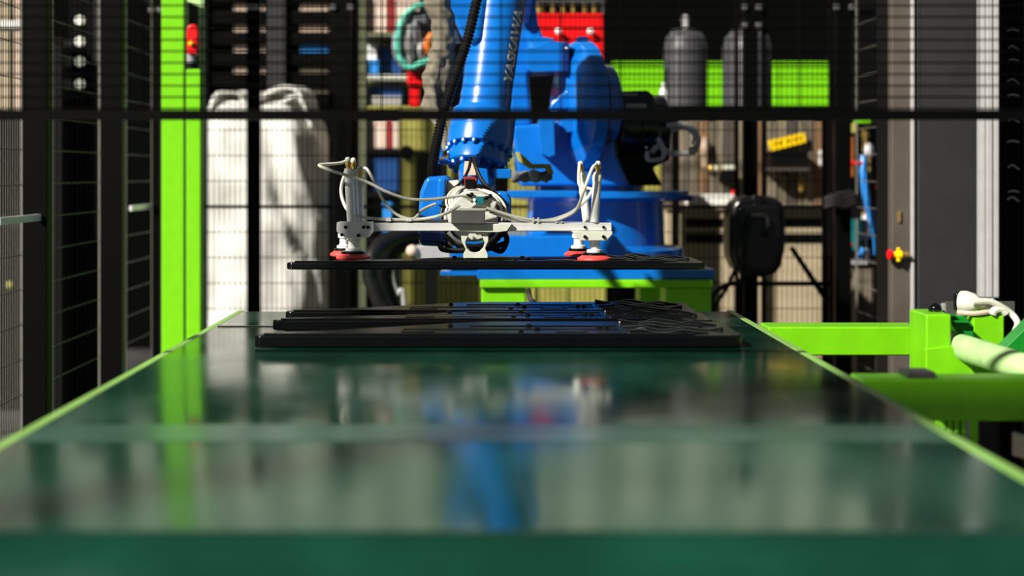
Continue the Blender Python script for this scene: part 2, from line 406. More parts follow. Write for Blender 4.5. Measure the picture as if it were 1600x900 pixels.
# rotary body
obj('rotary_body', MB().prism([P(800, 196, 4.75), P(958, 186, 4.75), P(962, 240, 4.75), P(985, 291, 4.75), P(812, 291, 4.75), P(806, 250, 4.75)], (0, 0.40, 0)), BLUE, rob, bevel=0.012, seg=3)
obj('body_rib', MB().pprism([(842, 183), (866, 183), (868, 243), (858, 246), (846, 240), (842, 215)], 4.66, 0.12), BLUE, rob, bevel=0.004)
obj('body_block', MB().pprism([(876, 184), (898, 184), (898, 207), (880, 207)], 4.70, 0.08), BLUE, rob, bevel=0.004)
obj('body_ledge', MB().pbox(918, 194, 957, 202, 4.68, 0.10), BLUE, rob, bevel=0.003)
obj('body_shroud', MB().pprism([(920, 202), (956, 202), (958, 225), (930, 228)], 4.69, 0.09), NAVY, rob, bevel=0.004)
# shoulder joint: big disc seen nearly edge-on
jc = P(915, 165, 4.80); jax = Vector((1.0, 0.30, 0)).normalized()
obj('shoulder_disc', MB().lathe(jc-jax*0.075, jax, [(0.15, 0), (0.215, 0.03), (0.222, 0.05), (0.222, 0.075), (0.20, 0.078)], 56), BLUE, rob, bevel=0.003)
obj('shoulder_ring', MB().lathe(jc+jax*0.003, jax, [(0.185, 0), (0.185, 0.018), (0.17, 0.02)], 56), NAVY, rob, bevel=0.002)
obj('shoulder_cap', MB().lathe(jc+jax*0.02, jax, [(0.135, 0), (0.15, 0.012), (0.14, 0.06), (0.10, 0.072)], 48), BLUE, rob, bevel=0.003)
for k in range(14):
    ax, u, v = basis(jax); a = 2*math.pi*k/14
    q = jc+jax*0.018+(u*math.cos(a)+v*math.sin(a))*0.163
    obj('shoulder_bolt', MB().cyl(q, q+jax*0.012, 0.008, n=8), BLUE, rob)
obj('shoulder_lug', MB().pprism([(902, 57), (919, 57), (921, 76), (914, 84), (903, 82)], 4.76, 0.10), NAVY, rob, bevel=0.004)
obj('shoulder_web', MB().pprism([(858, 172), (862, 160), (884, 142), (886, 110), (902, 76), (913, 78), (908, 120), (900, 172)], 4.74, 0.10), BLUE, rob, bevel=0.006)
# motor box beside the shoulder: facetted front
fb = MB(); Y0 = 4.72
A = [P(827, 54, Y0+0.08), P(888, 67, Y0+0.08), P(888, 112, Y0+0.08), P(830, 115, Y0+0.08), P(824, 80, Y0+0.08)]
fb.pprism([(822, 78), (835, 77), (862, 63), (886, 66), (886, 111), (832, 113), (824, 108)], Y0, 0.20)
obj('motor_housing', fb, BLUE, rob, bevel=0.003)
obj('motor_facet', MB().hexa([P(824, 77, Y0-0.001), P(837, 76.5, Y0-0.001), P(837, 76.5, Y0+0.2), P(824, 77, Y0+0.2), P(824, 53, Y0+0.16), P(866, 61, Y0-0.001), P(868, 61, Y0+0.2), P(824, 53, Y0+0.2)]), BLUE, rob, bevel=0.002)
obj('motor_end', MB().pbox(878, 66, 889, 113, Y0-0.006, 0.19), NAVY, rob, bevel=0.003)
obj('motor_screw', MB().ball(P(886, 76, Y0-0.008), 0.007, 8, 6), STEEL, rob)
# lower arm rising to the elbow
obj('lower_arm', MB().pprism([(786, -190), (846, -190), (838, 10), (842, 40), (850, 57), (832, 80), (826, 120), (832, 196), (796, 200)], 4.88, 0.14), BLUE, rob, bevel=0.015, seg=3)
obj('arm_cover', MB().pprism([(812, -100), (838, -100), (832, 10), (826, 38), (818, 40), (812, 20)], 4.85, 0.04), NAVY, rob, bevel=0.004)
obj('elbow_housing', MB().pprism([(692, -120), (800, -120), (800, 20), (757, 40), (735, 66), (722, 60), (700, 8)], 4.22, 0.09), BLUE, rob, bevel=0.02, seg=3)
# forearm: axis leans down and towards the camera
fa0, fa1 = P(797, -130, 4.12), P(755.5, 182, 3.90)
fax = (fa1-fa0).normalized(); L = (fa1-fa0).length
def rpx(n, Y): return n/2/F*Y
obj('forearm', MB().lathe(fa0, fax, [(0.080, 0), (0.078, L*0.35), (0.0745, L*0.62), (0.073, L*0.72), (0.0705, L*0.86), (0.0715, L*0.905), (0.0725, L*0.907), (0.0715, L*0.95), (0.073, L*0.952), (0.073, L*1.0)], 56), BLUE, rob, sharp=0.5)
obj('forearm_fairing', MB().obox(fa0+fax*L*0.42+Vector((-0.046, -0.055, 0)), Vector((0.022, 0, 0)), basis(fax)[2]*0.03, fax*L*0.25), BLUE, rob, bevel=0.02, seg=4)
wc = fa1
cyl_len = (P(750, 236, 3.862)-fa1).length
obj('wrist_drum', MB().lathe(wc-fax*0.004, fax, [(0.088, 0), (0.0905, 0.006), (0.0905, 0.055), (0.0912, 0.056), (0.0905, 0.058), (0.0905, cyl_len), (0.082, cyl_len+0.004)], 56), BLUE, rob, sharp=0.5)
f1 = wc+fax*(cyl_len+0.003)
obj('drum_flange', MB().lathe(f1, fax, [(0.079, 0), (0.083, 0.012), (0.083, 0.040), (0.078, 0.044), (0.060, 0.046)], 48), BLUE, rob, sharp=0.5)
_, u, v = basis(fax)
for k in range(18):
    a = 2*math.pi*k/18; q = wc+fax*(cyl_len-0.001)+(u*math.cos(a)+v*math.sin(a))*0.0865
    obj('flange_bolt', MB().lathe(q, fax, [(0.007, 0), (0.007, 0.007), (0.0035, 0.011)], 10), BLUE, rob)
for k in range(12):
    a = 2*math.pi*(k+.5)/12; q = f1+fax*0.0425+(u*math.cos(a)+v*math.sin(a))*0.070
    obj('flange_bolt', MB().lathe(q, fax, [(0.008, 0), (0.008, 0.009), (0.004, 0.013)], 10), BLUE, rob)
f2 = f1+fax*0.042; nax = (P(744, 345, 3.70)-f2).normalized()
obj('wrist_neck', MB().lathe(f2-nax*0.01, nax, [(0.052, 0), (0.049, 0.06), (0.052, 0.12), (0.05, 0.22)], 36), BLUE, rob)
obj('neck_web', MB().pprism([(744, 240), (752, 240), (748, 262), (742, 262)], 3.76, 0.05), BLUE, rob, bevel=0.002)
obj('neck_block', MB().pprism([(746, 262), (762, 264), (766, 300), (748, 300)], 3.70, 0.04), BLUE, rob, bevel=0.004)
obj('side_bracket', MB().pprism([(682, 232), (690, 229), (692, 245), (704, 250), (704, 257), (684, 256)], 3.80, 0.06), BLUE, rob, bevel=0.003)
obj('bracket_bolt', MB().cyl(P(682, 248, 3.79), P(694, 248, 3.79), 0.005, n=8), STEEL, rob)
obj('side_arm', MB().pbox(768, 264, 799, 279, 3.78, 0.05), BLUE, rob, bevel=0.003)
# wrist yoke
obj('wrist_housing', MB().pprism([(666, 276), (700, 274), (706, 284), (706, 340), (700, 386), (655, 384), (653, 345), (656, 300)], 3.56, 0.16), BLUE, rob, bevel=0.012, seg=3)
obj('housing_ridge', MB().pprism([(684, 278), (698, 278), (696, 322), (682, 322)], 3.535, 0.03), BLUE, rob, bevel=0.008, seg=3)
obj('wrist_housing_lower', MB().pprism([(654, 362), (696, 362), (694, 380), (655, 379)], 3.535, 0.10), NAVY, rob, bevel=0.006)
obj('wrist_cheek', MB().pprism([(776, 298), (794, 300), (799, 312), (799, 352), (790, 372), (776, 372)], 3.57, 0.12), BLUE, rob, bevel=0.01, seg=3)
obj('wrist_knuckle', MB().cyl(P(700, 338, 3.66), P(782, 338, 3.66), 0.066, n=32), BLUE, rob, bevel=0.004)
obj('tool_flange', MB().lathe(P(739, 336, 3.58), (0, -1, 0), [(0.058, 0), (0.064, 0.01), (0.064, 0.05), (0.060, 0.056)], 40), CASTG, rob)
# cables round the flange
for r_, off, m_ in ((0.071, 0, CABLEG), (0.076, 0.012, CABLEG), (0.082, 0.0, RUBBER)):
    c = P(740, 340, 3.54+off)
    pts = [c+Vector((r_*math.cos(a), 0.01*math.sin(3*a), r_*math.sin(a))) for a in [math.radians(d) for d in range(-150, 200, 14)]]
    obj('wrist_cable', MB().tube(pts, 0.0042, n=8, k=4), m_, rob)
obj('wrist_cable', MB().tube([P(735, 246, 3.6), P(733, 262, 3.56), P(722, 283, 3.53), P(704, 300, 3.52), P(692, 318, 3.53)], 0.004, n=8), RUBBER, rob)
obj('wrist_cable', MB().tube([P(740, 246, 3.6), P(744, 262, 3.57), P(753, 282, 3.55), P(768, 298, 3.54), P(784, 320, 3.53)], 0.0055, n=8), RUBBER, rob)
obj('wrist_cable', MB().tube([P(695, 362, 3.56), P(688, 385, 3.54), P(700, 391, 3.53), P(730, 391, 3.52), P(760, 389, 3.53), P(790, 380, 3.56)], 0.007, n=8), RUBBER, rob)
obj('wrist_cable', MB().tube([P(690, 372, 3.57), P(706, 390, 3.56), P(742, 391, 3.55)], 0.006, n=8), RUBBER, rob)
obj('wrist_cable', MB().tube([P(775, 375, 3.55), P(785, 362, 3.53), P(792, 375, 3.54), P(784, 392, 3.55), P(770, 388, 3.55)], 0.007, n=8), RUBBER, rob)
for dx in (0, 5, 9):
    obj('wrist_cable', MB().tube([P(716+dx, 292, 3.50), P(704+dx, 300, 3.48), P(697+dx, 314, 3.47), P(700+dx, 326, 3.46)], 0.003, n=6), TUBE if dx else CARTON, rob)
for dx in (0, 6):
    obj('wrist_cable', MB().tube([P(748+dx, 296, 3.50), P(768+dx, 304, 3.49), P(782+dx, 320, 3.48), P(786+dx, 340, 3.48)], 0.003, n=6), TUBE, rob)
obj('connector_plate', MB().pprism([(726, 252), (742, 252), (744, 274), (724, 274)], 3.60, 0.012), CARTON, rob, bevel=0.001)
obj('red_bracket', MB().pprism([(722, 279), (726, 276), (742, 276), (746, 280), (744, 292), (738, 295), (728, 295), (722, 291)], 3.53, 0.03), DRED, rob, bevel=0.002)
obj('bracket_core', MB().pbox(727, 280, 741, 293, 3.522, 0.02), BLACK, rob, bevel=0.001)
obj('cable_clamp', MB().pprism([(700, 283), (716, 281), (722, 292), (708, 302), (690, 306), (694, 294)], 3.56, 0.04), CREAM, rob, bevel=0.003)
# maker's lettering along the side of the forearm
def lettering(word):
    cu = bpy.data.curves.new('lettering', 'FONT'); cu.body = word; cu.size = 1.0; cu.offset = 0.03; cu.resolution_u = 3
    to = bpy.data.objects.new('lettering', cu); COL.objects.link(to)
    bpy.context.view_layer.update()
    me = bpy.data.meshes.new_from_object(to); bpy.data.objects.remove(to)
    bm = bmesh.new(); bm.from_mesh(me)
    bmesh.ops.subdivide_edges(bm, edges=[e for e in bm.edges if e.calc_length() > 0.12], cuts=2)
    bmesh.ops.triangulate(bm, faces=bm.faces)
    xs = [q.co.x for q in bm.verts]; x0, x1 = min(xs), max(xs); ys = [q.co.y for q in bm.verts]; yh = max(ys)
    hs, he = 0.0, 0.0
    # run of the word along the forearm (from wrist end up)
    def along(py):
        t = (py+130)/(182+130); return t*L
    s0, s1 = along(138), along(26)
    mbv = []
    front = Vector((0, -1, 0)); front = (front-fax*front.dot(fax)).normalized(); side = fax.cross(front); 
    if side.x < 0: side = -side
    def rad(s):
        prof = [(0.080, 0), (0.078, L*0.35), (0.0745, L*0.62), (0.073, L*0.72), (0.0705, L*0.86), (0.0715, L*0.905), (0.073, L)]
        for (r0, h0), (r1, h1) in zip(prof, prof[1:]):
            if h0 <= s <= h1: return r0+(r1-r0)*(s-h0)/(h1-h0)
        return 0.075
    hgt = 0.036
    for q in bm.verts:
        t = (q.co.x-x0)/(x1-x0); s = s0+(s1-s0)*t
        r = rad(s)+0.0012
        ang = math.radians(50) + (0.5-q.co.y/yh)*hgt/r
        q.co = fa0+fax*s+(front*math.cos(ang)+side*math.sin(ang))*r
    mb = MB(); bm.verts.ensure_lookup_table()
    mb.v = [q.co.copy() for q in bm.verts]; mb.f = [tuple(q.index for q in f.verts) for f in bm.faces]
    bm.free()
    o = obj('lettering', mb, WHITE, rob, smooth=False)
    o['label'] = 'white maker lettering along the blue forearm'
lettering('YASKAWA')
# corrugated dress hose with its khaki sleeve
hp = smooth_pts([P(757, -60, 3.78), P(745, 0, 3.75), P(731, 60, 3.72), P(714, 112, 3.70), P(696, 165, 3.68), P(684, 215, 3.66), P(677, 252, 3.64), P(675, 280, 3.63)], 20)
obj('corrugated_hose', MB().tube(hp, 0.0150, n=12, k=1, ripple=0.28), RUBBER, rob, sharp=0.25)
kp = [(P(676, -60, 4.05), 0.036), (P(684, 0, 4.05), 0.035), (P(688, 30, 4.05), 0.030), (P(694, 60, 4.05), 0.029), (P(692, 85, 4.05), 0.036), (P(686, 115, 4.05), 0.036), (P(680, 145, 4.05), 0.033), (P(677, 172, 4.05), 0.030), (P(690, 200, 4.0), 0.016), (P(694, 235, 3.95), 0.013)]
sp = smooth_pts([q for q, _ in kp], 16)
rs = []
for i, q in enumerate(sp):
    t = i/16; k0 = min(int(t), len(kp)-2); fr = t-k0
    r = kp[k0][1]*(1-fr)+kp[k0+1][1]*fr
    row = []
    for j in range(20):
        a = 2*math.pi*j/20; d = Vector((math.cos(a), math.sin(a), 0))
        n_ = noise.noise(Vector((d.x*1.3, d.y*1.3, q.z*18+d.x*2)))*0.55+noise.noise(Vector((d.x*3, d.y*3, q.z*45)))*0.22
        row.append(q+d*r*(1+n_))
    rs.append(row)
obj('hose_sleeve', MB().rings(rs), KHAKI, rob, sharp=2)
obj('sleeve_flap', MB().pprism([(707, 40), (713, 47), (720, 67), (700, 70), (697, 60)], 4.10, 0.01), WHITE, rob)
obj('olive_arm', MB().pprism([(805, 238), (812, 238), (832, 256), (860, 256), (866, 272), (856, 272), (852, 263), (828, 264), (810, 252)], 4.10, 0.03), OLIVE, rob, bevel=0.002)
rs = []
for i in range(15):
    x = 800+i*4.5; r = 0.016+0.003*math.sin(i*1.7)-(0.004 if i > 12 else 0)
    c = P(x, 276, 4.12)
    rs.append([c+Vector((0, r*math.cos(2*math.pi*j/12), r*math.sin(2*math.pi*j/12))) for j in range(12)])
obj('cable_boot', MB().rings(rs), GCLOTH, rob, sharp=2)
obj('boot_end', MB().ball(P(834, 273, 4.09), 0.016, 10, 8), CABLEG, rob)
# black drive motor with its cable harness
obj('drive_motor', MB().lathe(P(962, 195, 4.86), (1, 0.12, 0), [(0.10, 0), (0.105, 0.02), (0.105, 0.07), (0.095, 0.075), (0.095, 0.13), (0.102, 0.135), (0.102, 0.165), (0.07, 0.17)], 28), BLACK, rob, bevel=0.003)
obj('motor_cap', MB().pprism([(958, 143), (1012, 141), (1022, 150), (1026, 168), (1040, 172), (1040, 186), (958, 186)], 4.72, 0.10), BLACK, rob, bevel=0.006)
for x0, y0, x1, y1 in ((958, 146, 996, 150), (960, 162, 974, 170), (978, 162, 1010, 170)):
    obj('cap_plate', MB().pbox(x0, y0, x1, y1, 4.71, 0.015), CABLEG, rob, bevel=0.002)
obj('motor_bracket', MB().pprism([(960, 185), (1050, 185), (1046, 250), (1020, 262), (1035, 290), (985, 290), (965, 240)], 4.84, 0.10), DARK, rob, bevel=0.006)
obj('harness_cable', MB().tube([P(1042, 196, 4.74), P(1062, 194, 4.74), P(1080, 200, 4.74), P(1091, 217, 4.75), P(1086, 234, 4.75), P(1070, 240, 4.75), P(1045, 238, 4.74), P(1030, 228, 4.73), P(1018, 238, 4.73)], 0.0095, n=10), CABLEG, rob)
obj('harness_cable', MB().tube([P(1048, 205, 4.76), P(1068, 200, 4.76), P(1084, 210, 4.77), P(1082, 226, 4.77)], 0.006, n=8), CABLEG, rob)
obj('harness_cable', MB().tube([P(1012, 236, 4.72), P(1012, 248, 4.72), P(1022, 250, 4.72), P(1036, 246, 4.72), P(1036, 232, 4.72), P(1028, 216, 4.73)], 0.008, n=10), CABLEG, rob)
obj('cable_collar', MB().lathe(P(1080, 236, 4.745), (-1, 0, -0.2), [(0.013, -0.012), (0.015, -0.01), (0.015, 0.01), (0.013, 0.012)], 12), CABLEG, rob)
for x, y in ((990, 224), (996, 232), (1003, 226), (1008, 218), (982, 232), (1010, 230)):
    obj('connector_stud', MB().ball(P(x, y, 4.82), 0.006, 8, 6), STEEL, rob)

# pedestal
ped = thing('robot_pedestal', 'bright lime green steel stand with two front legs under the blue robot base', 'pedestal', (X_(931, 4.5), 4.95, 0))
obj('top_plate', MB().pbox(750, 437.5, 1114, 450, 4.48, 0.98), LIME, ped, bevel=0.004)
zl = Z_(450, 4.5)
for x0, x1 in ((752, 822), (1040, 1112)):
    for y in (4.50, 5.26):
        obj('leg', MB().box((X_(x0, 4.5), y, 0), (X_(x1, 4.5), y+0.15, zl+0.002)), LIME, ped, bevel=0.006)
obj('cross_rail', MB().box((X_(822, 4.5), 5.30, zl-0.42), (X_(1040, 4.5), 5.38, zl-0.34)), LIME, ped)
tag(obj('floor_cable', MB().tube([P(826, 452, 4.46), P(828, 466, 4.44), P(836, 490, 4.43), P(834, 620, 4.43), (X_(834, 4.4), 4.40, 0.012), (X_(900, 4.4), 4.35, 0.01)], 0.008, n=8), RUBBER), 'thin black cable hanging from the lime pedestal', 'cable')

# ---------------------------------------------------------------- guard fences
def wire_bars(mb, a, b, r):
    a, b = Vector(a), Vector(b); ax, u, v = basis(b-a)
    mb.rings([[q+u*r, q+v*r, q-u*r, q-v*r] for q in (a, b)], caps=False)
def mesh_panel(p0, p1, z0, z1, pv, ph, r=0.0016, which='vh'):
    """steel mesh between two ground points: verticals at pitch pv, horizontals at pitch ph"""
    mb = MB(); p0, p1 = Vector((*p0, 0)), Vector((*p1, 0)); d = p1-p0; n = int(d.length/pv)
    for i in range(1, n if 'v' in which else 1):
        q = p0+d*(i/n)
        wire_bars(mb, (q.x, q.y, z0), (q.x, q.y, z1), r)
    off = Vector((-d.y, d.x, 0)).normalized()*r*1.8
    m = int((z1-z0)/ph)
    for i in range(1, m if 'h' in which else 1):
        z = z0+(z1-z0)*i/m
        wire_bars(mb, (p0.x+off.x, p0.y+off.y, z), (p1.x+off.x, p1.y+off.y, z), r*1.15)
    return mb
def fence(label, p0, p1, z0, z1, pv, ph, wire=WIRE, fm=None, rails=(), t=0.022, r=0.0016, cross=None, group='guard fence panels'):
    f = thing('guard_fence', label, 'fence', ((p0[0]+p1[0])/2, (p0[1]+p1[1])/2, z0), group)
    q0, q1 = Vector((*p0, 0)), Vector((*p1, 0)); d = (q1-q0).normalized()*t/2; nrm = Vector((-d.y, d.x, 0))
    def bar(a, b, za, zb_): return MB().hexa([(a-nrm+Vector((0,0,za))), (b-nrm+Vector((0,0,za))), (b+nrm+Vector((0,0,za))), (a+nrm+Vector((0,0,za))), (a-nrm+Vector((0,0,zb_))), (b-nrm+Vector((0,0,zb_))), (b+nrm+Vector((0,0,zb_))), (a+nrm+Vector((0,0,zb_)))])
    fm = fm or BPAINT
    obj('frame_rail', bar(q0, q1, z0, z0+t), BPAINT, f)
    obj('frame_rail', bar(q0, q1, z1-t, z1), BPAINT, f)
    for za in rails: obj('mid_rail', bar(q0, q1, za-t*0.45, za+t*0.45), BPAINT, f)
    obj('frame_upright', bar(q0, q0+2*d, z0, z1), fm, f); obj('frame_upright', bar(q1-2*d, q1, z0, z1), fm, f)
    if cross is None: stuff('wire_mesh', mesh_panel(p0, p1, z0, z1, pv, ph, r), wire, f, smooth=False)
    else:
        stuff('upright_wire', mesh_panel(p0, p1, z0, z1, pv, ph, r, 'v'), wire, f, smooth=False)
        stuff('cross_wire', mesh_panel(p0, p1, z0, z1, pv, ph, r, 'h'), cross, f, smooth=False)
    return f
def post(label, x, y, wx, wy=0.05, h=2.3, m=BPAINT, clips=()):
    p = thing('fence_post', label, 'post', (x, y, 0), 'guard fence posts')
    obj('upright', MB().box((x-wx/2, y-wy/2, 0), (x+wx/2, y+wy/2, h)), m, p, bevel=0.003)
    obj('foot_plate', MB().box((x-wx/2-0.04, y-wy/2-0.04, 0), (x+wx/2+0.04, y+wy/2+0.04, 0.008)), m, p)
    for z in clips:
        obj('mesh_clip', MB().box((x-wx/2-0.012, y-wy/2-0.012, z), (x-wx/2+0.012, y-wy/2+0.002, z+0.022)), STEEL, p, bevel=0.003)
        obj('mesh_clip', MB().box((x+wx/2-0.012, y-wy/2-0.012, z), (x+wx/2+0.012, y-wy/2+0.002, z+0.022)), STEEL, p, bevel=0.003)
    return p
RY = 5.70
# fence above the conveyor (mesh lies on its side)
fence('guard fence panel hung across above the conveyor, its lower rail crossing the blue forearm', (-1.40, 2.4), (1.45, 2.4), 1.340, 2.2, 0.10, 0.0195, t=0.0165, r=0.0013)
post('dark fence post beside the conveyor carrying one end of the overhead mesh', -1.432, 2.4, 0.06)
post('dark fence post beyond the lime machine carrying the other end of the overhead mesh', 1.482, 2.4, 0.06)
# fence behind the robot
x318, x388, x404, x518, x550, x1152, x1190, x1300 = [X_(p, RY) for p in (318, 392, 401, 520, 550, 1154, 1190, 1301)]
zr = Z_(323, RY)
fence('narrow guard fence panel in front of the white bulk bag, next to the lime post', (x318, RY), (x388, RY), 0.08, 2.25, 0.02, 0.10, rails=(zr,), t=0.015)
fence('wider guard fence panel in front of the white bulk bag', (x404, RY), (x518, RY), 0.08, 2.25, 0.02, 0.10, rails=(zr,), t=0.015)
fence('broad guard fence panel standing right behind the blue robot', (x550, RY), (x1152, RY), 0.08, 2.25, 0.02, 0.10, rails=(zr,), t=0.015)
fence('guard fence panel behind the black hose reel', (x1190, RY), (x1300, RY), 0.08, 2.25, 0.02, 0.10, rails=(zr,), t=0.015)
zc = Z_(17, RY)
post('slim dark fence post in front of the middle of the white bulk bag', X_(396.5, RY), RY, S_(8, RY), clips=(zc,))
post('double dark fence post between the white bulk bag and the robot', X_(535, RY), RY, S_(27, RY), clips=(zc,))
post('dark fence post carrying the black hose reel', X_(1172, RY), RY, S_(22, RY), clips=(zc, Z_(45, RY)))
post('dark corner fence post beside the air valves', X_(1316, RY), RY, S_(24, RY), clips=(zc,))
obj_ = MB().pbox(1026, 166, 1300, 186, RY+0.25, 0.05)
rr_ = thing('cross_girder', 'heavy dark horizontal beam below the two grey tanks', 'beam', P(1170, 186, RY+0.25), None)
obj('girder_bar', obj_, BPAINT, rr_, bevel=0.003)
for x in (1050, 1285): obj('girder_stand', MB().box((X_(x, RY+.27), RY+.26, 0), (X_(x+10, RY+.27), RY+.29, Z_(186, RY+.25)+0.002)), BPAINT, rr_)
# side fence receding beside the conveyor
LX = -1.37
def yat(px): return LX*F/(px-VPX)
yA0, yA1, yB0, yB1, yC = yat(38), yat(78), yat(158), yat(194), yat(238)
fence('receding side fence panel nearest the camera with wires coloured pale as sunlit', (LX, 2.9), (LX, yA0-0.02), 0.08, 2.25, 0.02, 0.10, wire=WIREL, cross=WIREL, fm=WIREL, t=0.006, r=0.0015)  # wires and uprights coloured as if catching the sun
fence('receding side fence panel between the two broad dark posts', (LX, yA1+0.02), (LX, yB0-0.02), 0.08, 2.25, 0.05, 0.10, wire=WIRE, cross=WIREL, fm=WIREL, t=0.006, r=0.0013)  # pale cross wires and uprights imitate sun glints, other wires stay dark
fence('receding side fence panel closest to the lime posts', (LX, yB1+0.02), (LX, yC), 0.08, 2.25, 0.05, 0.10, wire=WIRE, cross=WIREL, fm=WIREL, t=0.006, r=0.0017)
for lab, px, n in (('broad dark side fence post nearest the camera', 58, 40), ('broad dark side fence post nearer to the lime posts', 176, 36)):
    y = yat(px); post(lab, LX, y, S_(n, y), 0.06)
post('dark side fence corner post touching the lime post', X_(244, RY), RY+0.02, S_(13, RY), clips=(Z_(20, RY),))
# pale brackets joining side panels at mid height
for lab, a, b_ in (('pale flat bar clamped across the side fence near the lime posts', 197, 246), ('pale flat bar clamped across the side fence nearest the camera', -12, 58)):
    ya, yb = yat(a), yat(b_)
    tag(obj('clamp_bar', MB().box((LX+0.012, ya, 1.105), (LX+0.022, yb, 1.125)), ALU), lab, 'bar')
# side fence on the other side
RX = 1.478
yr0, yr1 = RX*F/(1377-VPX), RX*F/(1331-VPX)
fence('receding guard fence panel beside the air valves', (RX, yr0+0.03), (RX, yr1-0.07), 0.08, 2.25, 0.05, 0.10, wire=WIRE, cross=WIREL, fm=WIREL, t=0.006, r=0.0016)  # cross wires and uprights given the sunlit tone
post('dark fence post between the air valves and the grey cabinet', X_(1386, 5.25), 5.25, S_(18, 5.25))

# ---------------------------------------------------------------- lime posts with signal lamp
lp = thing('lime_post', 'tall bright lime green square post at the fence corner, broader of two', 'post', P(270, 500, 5.45))
lp.location.z = 0; bpy.context.view_layer.update()
obj('upright', MB().box((X_(252, 5.42), 5.42, 0), (X_(288, 5.42), 5.50, 2.6)), LIME, lp, bevel=0.006)
obj('foot_plate', MB().box((X_(250, 5.42), 5.40, 0), (X_(288, 5.42), 5.54, 0.01)), LIME, lp)
lp2 = thing('lime_post', 'slimmer lime green post carrying a red signal box near its top', 'post', (X_(304, 5.48), 5.5, 0))
obj('upright', MB().box((X_(290.5, 5.30), 5.30, 0), (X_(314, 5.30), 5.37, Z_(108, 5.30))), LIME, lp2, bevel=0.006)
obj('back_strip', MB().box((X_(312, 5.39), 5.371, 0), (X_(319, 5.39), 5.40, 2.6)), LIMED, lp2)
obj('top_bracket', MB().hexa([P(292, 2, 5.28), P(318, 12, 5.28), P(318, 12, 5.37), P(292, 2, 5.37), P(292, -30, 5.28), P(318, -30, 5.28), P(318, -30, 5.37), P(292, -30, 5.37)]), LIMED, lp2)
sb = thing('signal_box', 'small red signal box with a yellow button on the slimmer lime post', 'signal', P(300, 108, 5.30))
obj('box_body', MB().pprism([(291, 44), (297, 38), (305, 38), (309, 46), (308, 84), (292, 84)], 5.285, 0.05), RED, sb, bevel=0.006)
obj('yellow_button', MB().lathe(P(299, 68, 5.285), (0, -1, 0), [(0.010, 0), (0.010, 0.012), (0.006, 0.016)], 14), YELLOW, sb)
obj('plug', MB().cyl(P(299, 84, 5.315), P(299, 98, 5.315), 0.018, n=14), CABLEG, sb)
obj('plug_base', MB().cyl(P(299, 96, 5.325), P(299, 107, 5.325), 0.022, 0.022, n=14), DARK, sb)

# ---------------------------------------------------------------- bulk bag
bag = thing('bulk_bag', 'big white woven bulk bag with lifting loops standing behind the fence', 'bag', (X_(412, 7.2), 7.2, 0))
BY = 7.2; bcx = X_(408, BY)
rs = []
BS = 1.10
prof = [(0.02, 0.26, 0.36), (0.06, 0.315, 0.40), (0.25, 0.33, 0.42), (0.55, 0.335, 0.42), (0.85, 0.33, 0.42), (1.05, 0.325, 0.41), (1.20, 0.315, 0.39), (1.33, 0.30, 0.36), (1.43, 0.275, 0.33), (1.50, 0.235, 0.28), (1.545, 0.19, 0.22), (1.56, 0.13, 0.15)]
pv_ = [Vector(p) for p in prof]; pv_ = smooth_pts(pv_, 6)
for q in pv_:
    z, rx, ry = q.x, q.y*BS, q.z; row = []
    for j in range(96):
        a = 2*math.pi*j/96; c, s_ = math.cos(a), math.sin(a)
        e = 0.55
        ux = math.copysign(abs(c)**e, c); uy = math.copysign(abs(s_)**e, s_)
        nv = Vector((ux*1.5, uy*1.5, z*1.3))
        d = noise.noise(nv*1.7)*0.055+noise.noise(Vector((ux*2.5+z*3, uy*2.5, z*2.2-ux)))*0.035+noise.noise(Vector((ux*3, uy*3, z*10+3*ux)))*0.028+noise.noise(Vector((ux*9+z*6, uy*9, z*5)))*0.012
        top = max(0, z-1.15)/0.4
        d += top*0.035*math.sin(6*a+z*7)
        d -= 0.012*math.exp(-((z-0.72-0.10*ux)/0.02)**2)+0.012*math.exp(-((z-0.55+0.05*ux)/0.02)**2)
        lean = -0.03*max(0, z-1.0)
        row.append(Vector((bcx+ux*(rx+d)+lean, BY+uy*(ry+d), z*1.045+0.02*top*math.sin(5*a))))
    rs.append(row)
obj('sack', MB().rings(rs), BAG, bag, sharp=2.5)
def strap(pts, wd, th=0.008):
    p = smooth_pts(pts, 8); mb = MB(); rows = []
    for i, q in enumerate(p):
        d = (p[min(i+1, len(p)-1)]-p[max(i-1, 0)]).normalized()
        wv = Vector((0.35, 1, 0)).normalized()*wd/2; nv = d.cross(wv).normalized()*th
        rows.append([q-wv-nv, q+wv-nv, q+wv+nv, q-wv+nv])
    return mb.rings(rows)
obj('lifting_loop', strap([P(334, 205, 6.97), P(340, 170, 6.98), P(350, 148, 7.00), P(368, 146, 7.02), P(386, 150, 7.04), P(388, 168, 7.04), P(376, 190, 7.02)], 0.15), BAG, bag, sharp=1.5)
obj('lifting_loop', strap([P(404, 182, 7.02), P(412, 160, 7.00), P(432, 144, 6.98), P(455, 137, 6.97), P(474, 143, 6.96), P(484, 165, 6.96), P(496, 200, 6.96)], 0.15), BAG, bag, sharp=1.5)
obj('loop_fold', strap([P(416, 168, 6.96), P(440, 162, 6.95), P(462, 150, 6.95), P(472, 150, 6.95)], 0.06), BAG, bag, sharp=1.5)
obj('filling_spout', MB().lathe((bcx-0.02, BY-0.02, 1.56), (0.1, -0.1, 1), [(0.12, 0), (0.10, 0.05), (0.085, 0.08), (0.10, 0.10)], 24), BAG, bag)

